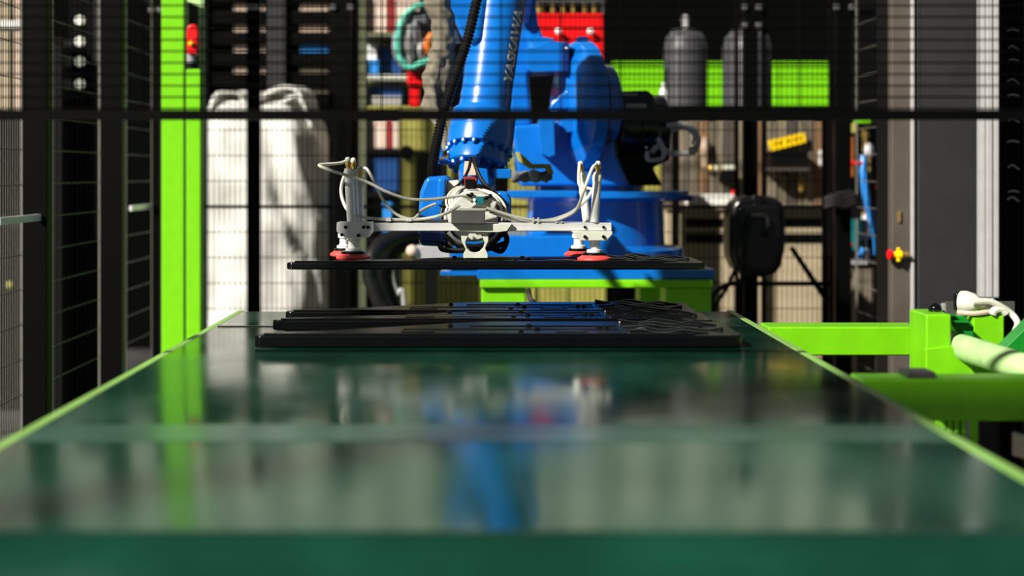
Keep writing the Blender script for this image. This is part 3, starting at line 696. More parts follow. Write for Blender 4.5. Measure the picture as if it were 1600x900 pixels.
# ---------------------------------------------------------------- storage rack behind the bag
rk = thing('storage_rack', 'tall black rack of deep shelves behind the white bulk bag', 'rack', (X_(420, 7.95), 8.2, 0))
KY = 7.95
levels = [-24, 10, 43, 75, 108, 140, 172]
for y in levels:
    obj('shelf_board', MB().box((X_(318, KY), KY, Z_(y+27, KY)), (X_(520, KY), KY+0.6, Z_(y+6, KY))), BPAINT, rk, bevel=0.004)
for x0, x1 in ((318, 326), (514, 522)):
    obj('rack_upright', MB().box((X_(x0, KY), KY-0.02, 0), (X_(x1, KY), KY+0.62, 2.6)), BPAINT, rk)
obj('rack_upright', MB().box((X_(419, KY), KY-0.03, 0), (X_(446, KY), KY+0.03, 2.6)), GREY, rk)
cols = {0: (CARTON, CARTON), 1: (CARTON, CARTON), 2: (PINK, BBRT), 3: (CARTON, WOOD), 4: (GREY, WOOD), -1: (CARTON, CARTON)}
names = ['topmost', 'second', 'third', 'fourth', 'fifth', 'sixth']
for i, y in enumerate(levels[:-1]):
    zb_ = Z_(y+6, KY)+0.003; k = i-1
    for side, (x0, x1) in enumerate(((364, 412), (468, 512))):
        colr = cols[k][side]
        cname = {id(CARTON): 'brown', id(PINK): 'pale', id(BBRT): 'bright blue', id(WOOD): 'dull brown', id(GREY): 'grey'}[id(colr)]
        lab = f'{cname} shallow carton on the {["shelf above the frame","top","second","third","fourth","fifth"][i]} rack shelf, {"on the lime post side" if side == 0 else "on the robot side"}'
        t = thing('carton', lab, 'box', (X_((x0+x1)/2, KY), KY+0.25, zb_), 'cartons on the black rack')
        obj('carton_body', MB().box((X_(x0, KY), KY+0.03, zb_), (X_(x1, KY), KY+0.4, zb_+0.032)), colr, t)
        obj('lid_flap', MB().box((X_(x0, KY), KY+0.025, zb_+0.029), (X_(x1, KY), KY+0.40, zb_+0.0355)), colr, t)

# ---------------------------------------------------------------- shelving with boxes, bins and the hose reel
SY = 7.0
sh = thing('parts_shelf', 'pale steel shelving with cartons and blue bins beyond the fence', 'shelf', (X_(615, SY), SY+0.2, 0))
for x in (562, 690):
    obj('shelf_upright', MB().box((X_(x, SY), SY-0.01, 0), (X_(x+9, SY), SY+0.04, 2.7)), SHELFG if x < 600 else DARK, sh)
    obj('shelf_upright', MB().box((X_(x, SY), SY+0.46, 0), (X_(x+9, SY), SY+0.5, 2.7)), DARK, sh)
for y, m_ in ((50, SHELFG), (117, CREAM), (166, OLIVE), (232, DARK), (300, DARK), (372, DARK), (450, DARK)):
    obj('shelf_board', MB().box((X_(562, SY), SY, Z_(y+8, SY)), (X_(698, SY), SY+0.5, Z_(y, SY))), m_, sh, bevel=0.002)
def crate(label, x0, y0, x1, y1, m_, yo=0.03, d=0.3, lid=True, name='carton', cat='box'):
    t = thing(name, label, cat, P((x0+x1)/2, y1, SY+yo), 'boxes and bins on the pale shelving')
    zt_ = Z_(y0, SY); zb_ = Z_(y1, SY)+0.0015
    obj('box_body', MB().box((X_(x0, SY), SY+yo, zb_), (X_(x1, SY), SY+yo+d, zt_-0.012)), m_, t, bevel=0.004)
    if lid: obj('box_lid', MB().box((X_(x0, SY)-0.002, SY+yo-0.004, zt_-0.02), (X_(x1, SY)+0.002, SY+yo+d, zt_)), m_, t, bevel=0.003)
    return t
crate('pale pink carton on the top shelf, at the outer end of the shelving', 573, -4, 604, 50, PINK)
crate('dark red plastic crate between two pale pink cartons on the top shelf', 605, -8, 617, 50, DRED)
crate('pale pink carton on the top shelf, behind the mint hose coil', 618, -2, 686, 50, PINK)
crate('navy blue bin on the second shelf, behind a brighter blue one', 588, 72, 625, 117, BBIN, yo=0.10, name='storage_bin', cat='bin')
crate('bright blue rounded bin on the second shelf front edge', 572, 94, 592, 117, BBRT, yo=0.01, d=0.08, name='storage_bin', cat='bin')
crate('small off white box hanging high on the second shelf', 571, 66, 586, 117, WHITE, yo=0.12, d=0.1)
crate('black flat bin on the third shelf under the white rail', 576, 132, 628, 166, BBIN, yo=0.06, name='storage_bin', cat='bin')
crate('pale grey low carton in front on the third shelf', 579, 150, 626, 166, ALUP, yo=0.02, d=0.04)
crate('pale pink carton on the fourth shelf, at its outer end', 578, 188, 602, 232, PINK)
crate('dark red carton squeezed between pale ones on the fourth shelf', 603, 186, 613, 232, DRED)
crate('white carton beside the dark red one on the fourth shelf', 614, 188, 624, 232, PINK)
crate('navy blue bin on the fifth shelf', 576, 246, 622, 300, BBIN, name='storage_bin', cat='bin')
crate('bright blue can on the sixth shelf', 598, 316, 612, 372, BBRT, name='storage_bin', cat='bin')
crate('dark grey bin on the lowest visible shelf', 580, 385, 640, 450, DARK, name='storage_bin', cat='bin')

hr = thing('hose_stand', 'red stand wrapped with a coiled mint green hose and grey cloths', 'stand', (X_(655, 6.5), 6.55, 0))
obj('red_drum', MB().pbox(636, 110, 672, 133, 6.45, 0.16), RED, hr, bevel=0.006)
obj('red_column', MB().box((X_(640, 6.47), 6.47, Z_(168, 6.47)), (X_(655, 6.47), 6.57, Z_(132, 6.47))), RED, hr, bevel=0.004)
obj('stand_leg', MB().box((X_(641, 6.47), 6.475, 0), (X_(654, 6.47), 6.565, Z_(168, 6.47))), DARK, hr, bevel=0.004)
obj('mint_hose', MB().tube([P(676, 6, 6.40), P(655, 8, 6.40), P(634, 22, 6.40), P(624, 45, 6.40), P(621, 72, 6.40), P(626, 92, 6.40), P(640, 105, 6.40), P(660, 98, 6.40), P(680, 92, 6.40)], 0.0125, n=10), TEAL, hr)
obj('hose_hook', MB().box((X_(655, 6.52), 6.50, Z_(120, 6.5)), (X_(665, 6.52), 6.54, Z_(-30, 6.5))), DARK, hr)
b = MB(); rs = []
for i in range(13):
    t = i/12; c = P(655-8*math.sin(t*3), 18+92*t, 6.46); rx = 0.06+0.035*math.sin(math.pi*t)
    rs.append([c+Vector((rx*math.cos(a)*(1+.25*math.sin(5*a+4*t)), 0.045*math.sin(a), 0)) for a in [2*math.pi*j/24 for j in range(24)]])
obj('grey_cloth', b.rings(rs), GCLOTH, hr, sharp=2)
for k, (x0, y0, y1, m_) in enumerate(((641, 40, 100, CABLEG), (652, 28, 70, GCLOTH), (660, 66, 92, ALUP))):
    obj('cloth_fold', MB().tube([P(x0, y0, 6.40), P(x0-4, (y0+y1)/2, 6.38), P(x0+1, y1, 6.40)], 0.012, n=8), m_, hr)
obj('orange_handle', MB().tube([P(676, 54, 6.38), P(668, 66, 6.37), P(670, 82, 6.38)], 0.016, n=10), ORANGE, hr)

# ---------------------------------------------------------------- olive press frame behind the robot
OY = 6.12
op = thing('press_frame', 'dull olive yellow machine frame standing behind the blue robot', 'machine', (X_(790, OY), OY+0.2, 0))
obj('head_plate', MB().pbox(622, 168, 800, 236, OY, 0.2), OLIVE, op, bevel=0.008)
for x0, x1 in ((626, 648), (700, 724), (796, 838), (1010, 1034)):
    obj('frame_column', MB().box((X_(x0, OY), OY+0.01, 0), (X_(x1, OY), OY+0.12, Z_(236, OY)+0.003)), OLIVE, op, bevel=0.004)
obj('cross_bar', MB().pbox(690, 240, 800, 256, OY+0.03, 0.08), OLIVE, op, bevel=0.004)
obj('cross_bar', MB().pbox(690, 310, 838, 345, OY+0.03, 0.08), OLIVE, op, bevel=0.004)
for x0, x1 in ((649, 760), (762, 888), (890, 948)):
    obj('skirt_panel', MB().box((X_(x0, OY), OY+0.02, 0.1), (X_(x1, OY), OY+0.05, Z_(418, OY))), OLIVE, op, bevel=0.004)
obj('round_boss', MB().cyl(P(635, 238, OY-0.01), P(635, 238, OY+0.02), 0.03, n=16), DARK, op)
wdg = thing('valve_block', 'small cluttered grey metal valve block near the olive frame', 'valve', P(660, 410, 5.0))
wdg.location.z = 0; bpy.context.view_layer.update()
obj('valve_body', MB().pprism([(650, 384), (690, 380), (704, 388), (704, 408), (650, 410)], 5.0, 0.08), ALUP, wdg, bevel=0.006)
obj('valve_knob', MB().ball(P(644, 392, 5.0), 0.022, 12, 8), CARTON, wdg)
obj('valve_stand', MB().box((X_(664, 5.03), 5.03, 0), (X_(684, 5.03), 5.07, Z_(407, 5.03))), DARK, wdg)
# thick black hoses looping down beside the robot
for lab, pts, r, m_ in (('thick black ribbed hose looping down beside the olive frame, outer loop', [(668, 360, 5.2), (630, 366, 5.15), (598, 380, 5.1), (580, 405, 5.05), (579, 435, 5.05), (592, 468, 5.05), (606, 520, 5.05), (612, 760, 5.05)], 0.030, RUBBER),
                        ('thick black ribbed hose looping down beside the olive frame, inner loop', [(668, 372, 5.25), (640, 380, 5.2), (618, 395, 5.2), (606, 420, 5.2), (606, 445, 5.2), (618, 480, 5.2), (626, 520, 5.2), (630, 740, 5.2)], 0.022, RUBBER)):
    q = [P(*p) for p in pts]; q[-1].z = 0.03
    tag(obj('ribbed_hose', MB().tube(smooth_pts(q, 16), r, n=12, k=1, ripple=0.10), m_, sharp=3), lab, 'hose')
tag(obj('grey_hose', MB().tube([P(632, 378, 5.32), P(620, 396, 5.32), P(612, 425, 5.32), P(620, 458, 5.32), P(632, 480, 5.32), (X_(634, 5.32), 5.32, 0.02)], 0.010, n=8), CABLEG), 'thin pale grey hose running beside the ribbed black hoses', 'hose')

# ---------------------------------------------------------------- red tool rack with brass fittings
TY = 6.6
tr = thing('tool_board', 'bright red steel board with two knobs behind the robot shoulder', 'board', (X_(890, TY), TY, 0))
obj('red_board', MB().pprism([(832, 21), (942, 21), (943, 112), (852, 112), (836, 60)], TY, 0.03), RED, tr, bevel=0.004)
for x in (872, 922): obj('knob', MB().lathe(P(x, 50, TY), (0, -1, 0), [(0.008, 0), (0.008, 0.02), (0.014, 0.022), (0.014, 0.034), (0.008, 0.038)], 14), ALU, tr)
obj('board_stand', MB().box((X_(880, TY), TY+0.03, 0), (X_(900, TY), TY+0.06, Z_(60, TY))), DARK, tr)
obj('hook_bar', MB().pbox(842, 0, 946, 6, TY+0.005, 0.02), STEEL, tr, bevel=0.002)
for x in (842, 940): obj('bar_end', MB().pbox(x, 0, x+3, 24, TY+0.01, 0.012), STEEL, tr)
for i, (x, wd_) in enumerate(((843, 12), (864, 6), (880, 6), (896, 6), (914, 6), (929, 7))):
    t = thing('brass_bar', f'short brass bar standing on the red board, {["broadest one, nearest the blue arm", "second from the blue arm", "third from the blue arm", "third from the far edge", "second from the far edge", "at the far edge"][i]}', 'bar', P(x, 21, TY+0.015), 'brass bars on the red board')
    obj('bar_shaft', MB().cyl(P(x, 20.2, TY+0.015), P(x, 6.5, TY+0.015), S_(wd_/2, TY), n=12), BRASS, t)
    obj('bar_head', MB().cyl(P(x, 7, TY+0.0), P(x, 3, TY+0.0), S_(wd_/2+1, TY), n=12), STEEL, t)

# ---------------------------------------------------------------- lime panels and grey tanks
LY = 9.4
for i, (x0, x1) in enumerate(((957, 1041), (1043, 1130), (1132, 1216), (1218, 1300))):
    t = thing('lime_screen', f'lime green sheet panel behind the tanks, {["closest to the robot", "second from the robot", "third from the robot", "closest to the air valves"][i]}', 'panel', (X_((x0+x1)/2, LY), LY, Z_(168, LY)), 'lime panels behind the tanks')
    t.location.z = 0; bpy.context.view_layer.update()
    obj('sheet', MB().pbox(x0, 99, x1, 170, LY, 0.012), LIME, t)
    obj('sheet_lip', MB().pbox(x0, 97, x1, 101, LY-0.02, 0.03), LIME, t, bevel=0.002)
    obj('panel_leg', MB().box((X_(x0, LY), LY+0.013, 0), (X_(x0+5, LY), LY+0.03, Z_(166, LY))), BPAINT, t)
for lab, px, r_ in (('dark grey domed pressure tank with a short top valve, nearer to the robot', 1071, 34), ('dark grey domed pressure tank partly hidden by the reel post', 1167, 38)):
    ty = 6.95; r = S_(r_, ty); cxx = X_(px, ty)
    t = thing('pressure_tank', lab, 'tank', (cxx, ty, 0), 'grey pressure tanks')
    zt_ = Z_(82, ty)
    obj('tank_shell', MB().lathe((cxx, ty, 0), (0, 0, 1), [(r*0.9, 0), (r, 0.03), (r, zt_), (r*0.97, zt_+0.035), (r*0.86, zt_+0.075), (r*0.66, zt_+0.10)], 40), TANK, t, sharp=0.9)
    obj('tank_neck', MB().lathe((cxx, ty, zt_+0.098), (0, 0, 1), [(r*0.66, 0), (r*0.66, 0.012), (r*0.2, 0.016)], 32), TANK, t)
    obj('tank_valve', MB().lathe((cxx, ty, zt_+0.11), (0, 0, 1), [(0.016, 0), (0.016, 0.05), (0.022, 0.05), (0.022, 0.056), (0.014, 0.057), (0.014, 0.074)], 14), ALUP, t)
tag(obj('white_bottle', MB().lathe((X_(1037, 5.97), 5.97, Z_(166, RY+.25)+0.001), (0, 0, 1), [(0.016, 0), (0.018, 0.01), (0.018, 0.06), (0.008, 0.085), (0.008, 0.10)], 14), WHITE), 'small white bottle standing on the dark beam beside the nearer grey tank', 'bottle')

# ---------------------------------------------------------------- boarded partition, beige cabinet and tools
BDY = 6.62
bw = thing('board_partition', 'partition of weathered upright boards below the lime panels', 'partition', (X_(1170, BDY), BDY, 0))
rnd = random.Random(11); x = 1036; k = 0
while x < 1306:
    wd_ = rnd.choice((13, 16, 18, 20)); yo = rnd.uniform(0, 0.02)
    b = MB().box((X_(x, BDY), BDY+yo, 0.02), (X_(x+wd_-2.2, BDY), BDY+yo+0.02, Z_(186+rnd.uniform(-2, 3), BDY)))
    obj('board', b, WOOD if k % 3 else BROWNB if k % 2 else WARM, bw, bevel=0.002); x += wd_; k += 1
CY = 6.4
bc = thing('beige_cabinet', 'beige steel cabinet with two rows of dark slots behind the hose reel', 'cabinet', (X_(1165, CY), CY+0.15, 0))
obj('cabinet_body', MB().box((X_(1038, CY), CY, 0), (X_(1296, CY), CY+0.14, Z_(325, CY))), BEIGE, bc, bevel=0.006)
for x0, x1 in ((1071, 1134), (1224, 1286)):
    for y0, y1 in ((341, 355), (365, 380)):
        obj('dark_slot', MB().pbox(x0, y0, x1, y1, CY-0.004, 0.02), BLACK, bc, bevel=0.001)
for x, y in ((1062, 330), (1062, 392), (1240, 330), (1286, 392)): obj('rivet', MB().ball(P(x, y, CY-0.002), 0.01, 8, 6), BEIGE, bc)
obj('top_ledge', MB().box((X_(1036, CY), CY-0.02, Z_(327, CY)), (X_(1298, CY), CY+0.14, Z_(321, CY))), BEIGE, bc, bevel=0.002)
wbx = thing('white_crate', 'long white box lying on top of the beige cabinet', 'box', P(1110, 321, CY+0.05))
obj('box_body', MB().box((X_(1076, CY), CY+0.02, Z_(321, CY)+0.001), (X_(1150, CY), CY+0.13, Z_(306, CY))), WHITE, wbx, bevel=0.004)
obj('box_lid', MB().box((X_(1075, CY), CY+0.015, Z_(308, CY)), (X_(1151, CY), CY+0.135, Z_(304, CY))), WHITE, wbx, bevel=0.003)
tag(obj('red_cap', MB().cyl(P(1147, 304, CY+0.06), P(1147, 297, CY+0.06), 0.012, n=12), RED), 'small red cap on the long white box', 'cap')
ws = thing('yellow_sign', 'tilted yellow sign with dark worn print fixed to the boards', 'sign', P(1229, 222, BDY-0.03))
obj('sign_plate', MB().pprism([(1200, 220), (1257, 207), (1259, 222), (1204, 236)], BDY-0.03, 0.008), YELLOW, ws)
for i, x in enumerate((1210, 1217, 1231, 1241, 1248)):
    yy = 225-(x-1210)*0.225
    obj('print_mark', MB().pprism([(x, yy-2), (x+4, yy-3), (x+4, yy+(2 if i % 2 else 0)), (x, yy+2.5)], BDY-0.032, 0.003), DARK, ws)
obj('sign_screw', MB().cyl(P(1230, 222, BDY-0.03), P(1230, 222, BDY+0.01), 0.006, n=8), STEEL, ws)
dbx = thing('tool_case', 'black tool case fixed to the boards below the yellow sign', 'case', P(1226, 262, BDY-0.1))
obj('case_body', MB().box((X_(1196, BDY), BDY-0.12, Z_(262, BDY)), (X_(1254, BDY), BDY+0.01, Z_(238, BDY))), DARK, dbx, bevel=0.006)
obj('case_lid', MB().box((X_(1195, BDY), BDY-0.125, Z_(240, BDY)), (X_(1255, BDY), BDY+0.01, Z_(236, BDY))), DARK, dbx, bevel=0.003)
tsh = thing('tool_shelf', 'narrow dark shelf on the boards under the tool case', 'shelf', P(1226, 272, BDY-0.1))
obj('shelf_plate', MB().box((X_(1190, BDY), BDY-0.12, Z_(267, BDY)), (X_(1256, BDY), BDY+0.01, Z_(262.2, BDY))), WARM, tsh, bevel=0.002)
obj('shelf_bracket', MB().box((X_(1222, BDY), BDY-0.08, Z_(275, BDY)), (X_(1226, BDY), BDY+0.01, Z_(266, BDY))), DARK, tsh)
gun = thing('air_gun', 'brass and white air gun hanging on the boards', 'tool', P(1125, 268, BDY-0.05))
obj('gun_barrel', MB().cyl(P(1115, 263, BDY-0.05), P(1150, 262, BDY-0.05), 0.012, n=12), CREAM, gun)
obj('gun_nut', MB().ball(P(1111, 263, BDY-0.05), 0.017, 12, 8), BRASS, gun)
obj('gun_ring', MB().cyl(P(1121, 263, BDY-0.05), P(1126, 263, BDY-0.05), 0.016, n=12), BRASS, gun)
obj('gun_grip', MB().pprism([(1126, 266), (1150, 265), (1150, 274), (1140, 285), (1124, 280)], BDY-0.06, 0.03), DARK, gun, bevel=0.004)
obj('gun_hook', MB().cyl(P(1132, 263, BDY-0.05), P(1132, 263, BDY+0.01), 0.006, n=8), STEEL, gun)
for lab, xx, y0, y1, m_, nm in (('pale wooden handle hanging on the boards nearest the cable loop', 1101, 215, 262, CARTON, 'wooden_tool'), ('slim white canister hanging on the boards beside the corner post', 1283, 235, 262, WHITE, 'canister'), ('slender brass tool hanging on the boards under the tool case', 1252, 277, 300, BRASS, 'brass_tool'), ('pale yellow tube hanging low on the boards by the corner post', 1293, 288, 310, YELLOW, 'yellow_tube')):
    t = thing(nm, lab, 'tool', P(xx, y1, BDY-0.03))
    obj('tool_shaft', MB().lathe(P(xx, y1, BDY-0.03), (0, 0, 1), [(0.006, 0), (0.013, 0.01), (0.013, S_(y1-y0, BDY)*0.8), (0.008, S_(y1-y0, BDY))], 12), m_, t)
    obj('tool_hook', MB().cyl(P(xx, y0+3, BDY-0.03), P(xx, y0+3, BDY+0.01), 0.005, n=8), STEEL, t)

# ---------------------------------------------------------------- hose reel on the fence post
HY = 5.45
reel = thing('hose_reel', 'black enclosed hose reel mounted on the dark fence post', 'reel', P(1184, 370, HY))
body = [(1140, 345), (1144, 322), (1152, 311), (1168, 306), (1184, 305), (1206, 307), (1220, 312), (1227, 324), (1229, 350), (1228, 390), (1222, 416), (1212, 430), (1190, 434), (1162, 430), (1146, 418), (1140, 395)]
obj('reel_case', MB().pprism(body, HY, 0.17), BLACK, reel, bevel=0.022, seg=4)
obj('case_front', MB().pprism([(1155, 325), (1175, 318), (1215, 322), (1222, 345), (1221, 395), (1212, 420), (1190, 426), (1165, 420), (1154, 400)], HY-0.03, 0.05), BLACK, reel, bevel=0.012, seg=3)
obj('case_ridge', MB().pprism([(1176, 305), (1194, 305), (1194, 322), (1178, 322)], HY-0.012, 0.10), BLACK, reel, bevel=0.008)
obj('carry_handle', MB().tube([P(1172, 340, HY-0.03), P(1176, 338, HY-0.05), P(1196, 338, HY-0.05), P(1200, 352, HY-0.05), P(1194, 368, HY-0.03)], 0.010, n=8), RUBBER, reel)
obj('swing_bracket', MB().pbox(1164, 340, 1178, 400, HY+0.16, 0.063), DARK, reel, bevel=0.003)
obj('reel_hose', MB().tube([P(1174, 338, HY-0.045), P(1168, 355, HY-0.055), P(1163, 385, HY-0.055), P(1160, 415, HY-0.05), P(1158, 440, HY-0.02), P(1140, 444, HY), P(1120, 455, HY), P(1112, 475, HY), P(1108, 560, HY), (X_(1106, HY), HY, 0.015)], 0.0105, n=10), RUBBER, reel)
obj('reel_hose', MB().tube([P(1150, 418, HY+0.05), P(1142, 436, HY+0.05), P(1132, 456, HY+0.05), P(1120, 474, HY+0.05), P(1112, 500, HY+0.05)], 0.008, n=8), RUBBER, reel)
hb = thing('hose_bracket', 'low dark rails tying the reel post to the corner post', 'rail', P(1240, 450, RY-0.02))
obj('low_rail', MB().pbox(1186, 440, 1300, 447, RY-0.05, 0.02), BPAINT, hb)
obj('brace', MB().prism([P(1288, 470, RY-0.05), P(1298, 470, RY-0.05), P(1240, 385, RY-0.05), P(1234, 388, RY-0.05)], (0, 0.02, 0)), BPAINT, hb)
obj('rail_stub', MB().box((X_(1152, RY), RY-0.05, 0.012), (X_(1157, RY), RY-0.03, Z_(434, RY))), BPAINT, hb)

# ---------------------------------------------------------------- air service column
AY = 5.95
asv = thing('air_service_unit', 'column of grey air regulators with red lever valves and blue hoses', 'valve', (X_(1352, AY), AY, 0))
obj('back_column', MB().box((X_(1331, AY), AY+0.05, 0), (X_(1374, AY), AY+0.10, 2.4)), DARK, asv, bevel=0.004)
obj('mount_bar', MB().cyl(P(1352, 450, AY+0.0), P(1352, 192, AY+0.0), 0.009, n=10), STEEL, asv)
for y0, y1, r in ((196, 214, 0.017), (214, 236, 0.013), (352, 368, 0.014), (330, 346, 0.015)):
    obj('pipe_fitting', MB().lathe(P(1352, y1, AY), (0, 0, 1), [(r, 0), (r*1.1, 0.005), (r*0.8, S_(y1-y0, AY)*0.5), (r*1.05, S_(y1-y0, AY)*0.9), (r*0.8, S_(y1-y0, AY))], 10), BRASS, asv)
obj('regulator', MB().lathe(P(1357, 246, AY-0.02), (0, 0, 1), [(0.014, 0), (0.022, 0.008), (0.022, 0.04), (0.016, 0.05), (0.012, 0.06)], 18), ALUP, asv)
obj('filter_bowl', MB().lathe(P(1352, 366, AY-0.01), (0, 0, 1), [(0.012, -0.02), (0.02, 0), (0.024, 0.012), (0.024, 0.052), (0.016, 0.07), (0.014, 0.085)], 18), ALUP, asv)
for y in (255, 268): obj('hex_nut', MB().cyl(P(1356, y, AY-0.03), P(1356, y-9, AY-0.03), 0.016, n=6), BRASS, asv)
obj('red_lever', MB().tube([P(1348, 256, AY-0.04), P(1340, 255, AY-0.05), P(1325, 255, AY-0.05)], 0.0095, n=10), RED, asv)
obj('red_lever', MB().tube([P(1340, 383, AY-0.03), P(1325, 382, AY-0.04), P(1312, 383, AY-0.04)], 0.006, n=8), RED, asv)
obj('red_knob', MB().ball(P(1371, 292, AY-0.02), 0.012, 10, 8), RED, asv)
obj('blue_hose', MB().tube([P(1349, 244, AY-0.03), P(1348, 262, AY-0.04), P(1350, 285, AY-0.045), P(1356, 320, AY-0.04), P(1366, 352, AY-0.03), P(1370, 378, AY-0.02), P(1371, 398, AY-0.02)], 0.016, n=10), BBRT, asv)
obj('blue_hose', MB().tube([P(1349, 388, AY-0.03), P(1342, 402, AY-0.03), P(1336, 414, AY-0.02)], 0.012, n=10), BBRT, asv)
obj('drain_pipe', MB().cyl(P(1355, 388, AY-0.02), P(1355, 410, AY-0.02), 0.009, n=10), STEEL, asv)
obj('base_shelf', MB().pbox(1330, 408, 1374, 413, AY-0.06, 0.16), ALUP, asv)
obj('teal_funnel', MB().lathe(P(1337, 372, AY-0.03), (0.03, 0, 1), [(0.012, -0.05), (0.02, -0.02), (0.032, 0.03), (0.036, 0.075), (0.040, 0.08)], 18), TEALD, asv)
obj('wood_post', MB().box((X_(1335, AY), AY-0.04, 0), (X_(1362, AY), AY+0.05, Z_(413, AY))), WOOD, asv)
cr = thing('copper_rods', 'three orange copper rods hanging from an olive bracket', 'rods', P(1326, 204, AY))
cr.name = 'copper_rod_rack'
obj('olive_bracket', MB().pprism([(1308, 198), (1338, 192), (1341, 206), (1311, 211)], AY-0.02, 0.069), OLIVE, cr, bevel=0.002)
for x in (1318, 1326, 1332): obj('rod', MB().cyl(P(x, 206, AY), P(x, 274+(x % 5), AY), 0.0045, n=8), COPPER, cr)
obj('bracket_tab', MB().pbox(1333, 196, 1340, 204, AY+0.0, 0.049), OLIVE, cr)
tag(obj('lime_bracket_cover', MB().pbox(1342, 183, 1368, 193, AY-0.05, 0.09), LIME, bevel=0.004), 'small lime green cap plate on the air valve column', 'cap')
bh = thing('black_bracket', 'black bundled bracket on the corner post below the copper rods', 'bracket', P(1318, 330, RY-0.06))
obj('bracket_arm', MB().pprism([(1292, 308), (1310, 300), (1334, 296), (1338, 304), (1330, 316), (1296, 320)], RY-0.10, 0.07), RUBBER, bh, bevel=0.006)
for dy in (0, 6, 12): obj('bundled_cable', MB().tube([P(1288, 312+dy, RY-0.11), P(1305, 308+dy, RY-0.115), P(1320, 311+dy, RY-0.115), P(1336, 304+dy, RY-0.11)], 0.011, n=8), RUBBER, bh)
obj('bracket_foot', MB().pbox(1310, 300, 1322, 330, RY-0.045, 0.0195), DARK, bh)

# ---------------------------------------------------------------- grey control cabinet and aluminium profile
GCY = 4.7
gc = thing('control_cabinet', 'tall dark grey control cabinet with a warm grey side column', 'cabinet', (X_(1460, GCY), GCY+0.2, 0))
obj('cabinet_body', MB().box((X_(1427, GCY), GCY+0.02, 0), (X_(1530, GCY), GCY+0.45, 2.3)), DARK, gc, bevel=0.006)
obj('door', MB().box((X_(1434, GCY), GCY, 0.1), (X_(1527, GCY), GCY+0.022, 2.25)), GREY, gc, bevel=0.005)
obj('door_edge', MB().box((X_(1424, GCY), GCY+0.0, 0.05), (X_(1429, GCY), GCY+0.03, 2.3)), ALUP, gc, bevel=0.002)
obj('side_column', MB().box((X_(1395, GCY), GCY+0.01, 0), (X_(1423.5, GCY), GCY+0.06, 2.3)), WARM, gc, bevel=0.004)
es = thing('stop_button', 'red and yellow stop knob on the warm grey cabinet column', 'button', P(1404, 398, GCY-0.02))
obj('button_stub', MB().cyl(P(1419, 398, GCY-0.012), P(1406, 398, GCY-0.012), 0.010, n=14), BRASS, es)
obj('yellow_ring', MB().lathe(P(1409, 398, GCY-0.014), (-1, 0, 0), [(0.012, 0), (0.016, 0.002), (0.016, 0.016), (0.011, 0.018), (0.010, 0.03)], 18), YELLOW, es)
obj('yellow_wing', MB().pbox(1402, 387, 1407, 409, GCY-0.025, 0.012), YELLOW, es, bevel=0.002)
obj('red_head', MB().lathe(P(1396, 398, GCY-0.014), (-1, 0, 0), [(0.011, 0), (0.012, 0.008), (0.018, 0.010), (0.018, 0.016), (0.012, 0.02)], 18), RED, es)
obj('stub_mount', MB().cyl(P(1413, 398, GCY-0.012), P(1413, 398, GCY+0.011), 0.008, n=10), BRASS, es)
tag(obj('amber_marker', MB().pbox(1404, 330, 1408, 347, GCY+0.002, 0.01), BRASS, bevel=0.001), 'thin amber marker strip on the warm grey cabinet column', 'marker')
PY = 4.45
ap = thing('profile_post', 'pale grey grooved aluminium profile post beside the dark cabinet door', 'post', (X_(1547, PY), PY, 0))
for x0, x1 in ((1533, 1540), (1541.5, 1550), (1552.5, 1560)):
    obj('profile_rib', MB().box((X_(x0, PY), PY-(0.004 if x0 > 1540 else -0.004), Z_(465, PY)), (X_(x1, PY), PY+0.04, 2.3)), ALUP, ap, bevel=0.0015)
obj('profile_core', MB().box((X_(1534, PY), PY+0.012, Z_(465, PY)), (X_(1559, PY), PY+0.038, 2.3)), DARK, ap)
obj('foot_block', MB().box((X_(1531, PY), PY-0.01, Z_(478, PY)), (X_(1560, PY), PY+0.05, Z_(464, PY))), BLACK, ap, bevel=0.003)
for x in (1538, 1551): obj('foot_bolt', MB().ball(P(x, 469, PY-0.012), 0.008, 10, 6), STEEL, ap)
obj('foot_leg', MB().box((X_(1532, PY), PY, 0), (X_(1559, PY), PY+0.04, Z_(477, PY))), BPAINT, ap)
# dark cable-chain housing beyond the profile
ch = thing('chain_housing', 'black upright cable chain housing at the picture edge', 'housing', (X_(1590, 4.55), 4.6, 0))
obj('housing_body', MB().box((X_(1564, 4.55), 4.55, 0), (X_(1660, 4.55), 4.85, 2.3)), BPAINT, ch, bevel=0.006)
for i, y in enumerate((48, 76, 95, 128, 150, 188, 222, 262, 300, 312)):
    obj('chain_clip', MB().tube([P(1574+(i % 3), y, 4.546), P(1582, y-2-(i % 2)*2, 4.538), P(1592, y+(i % 2)*3, 4.545)], 0.003, n=6), ALUP if i > 3 else STEEL, ch)

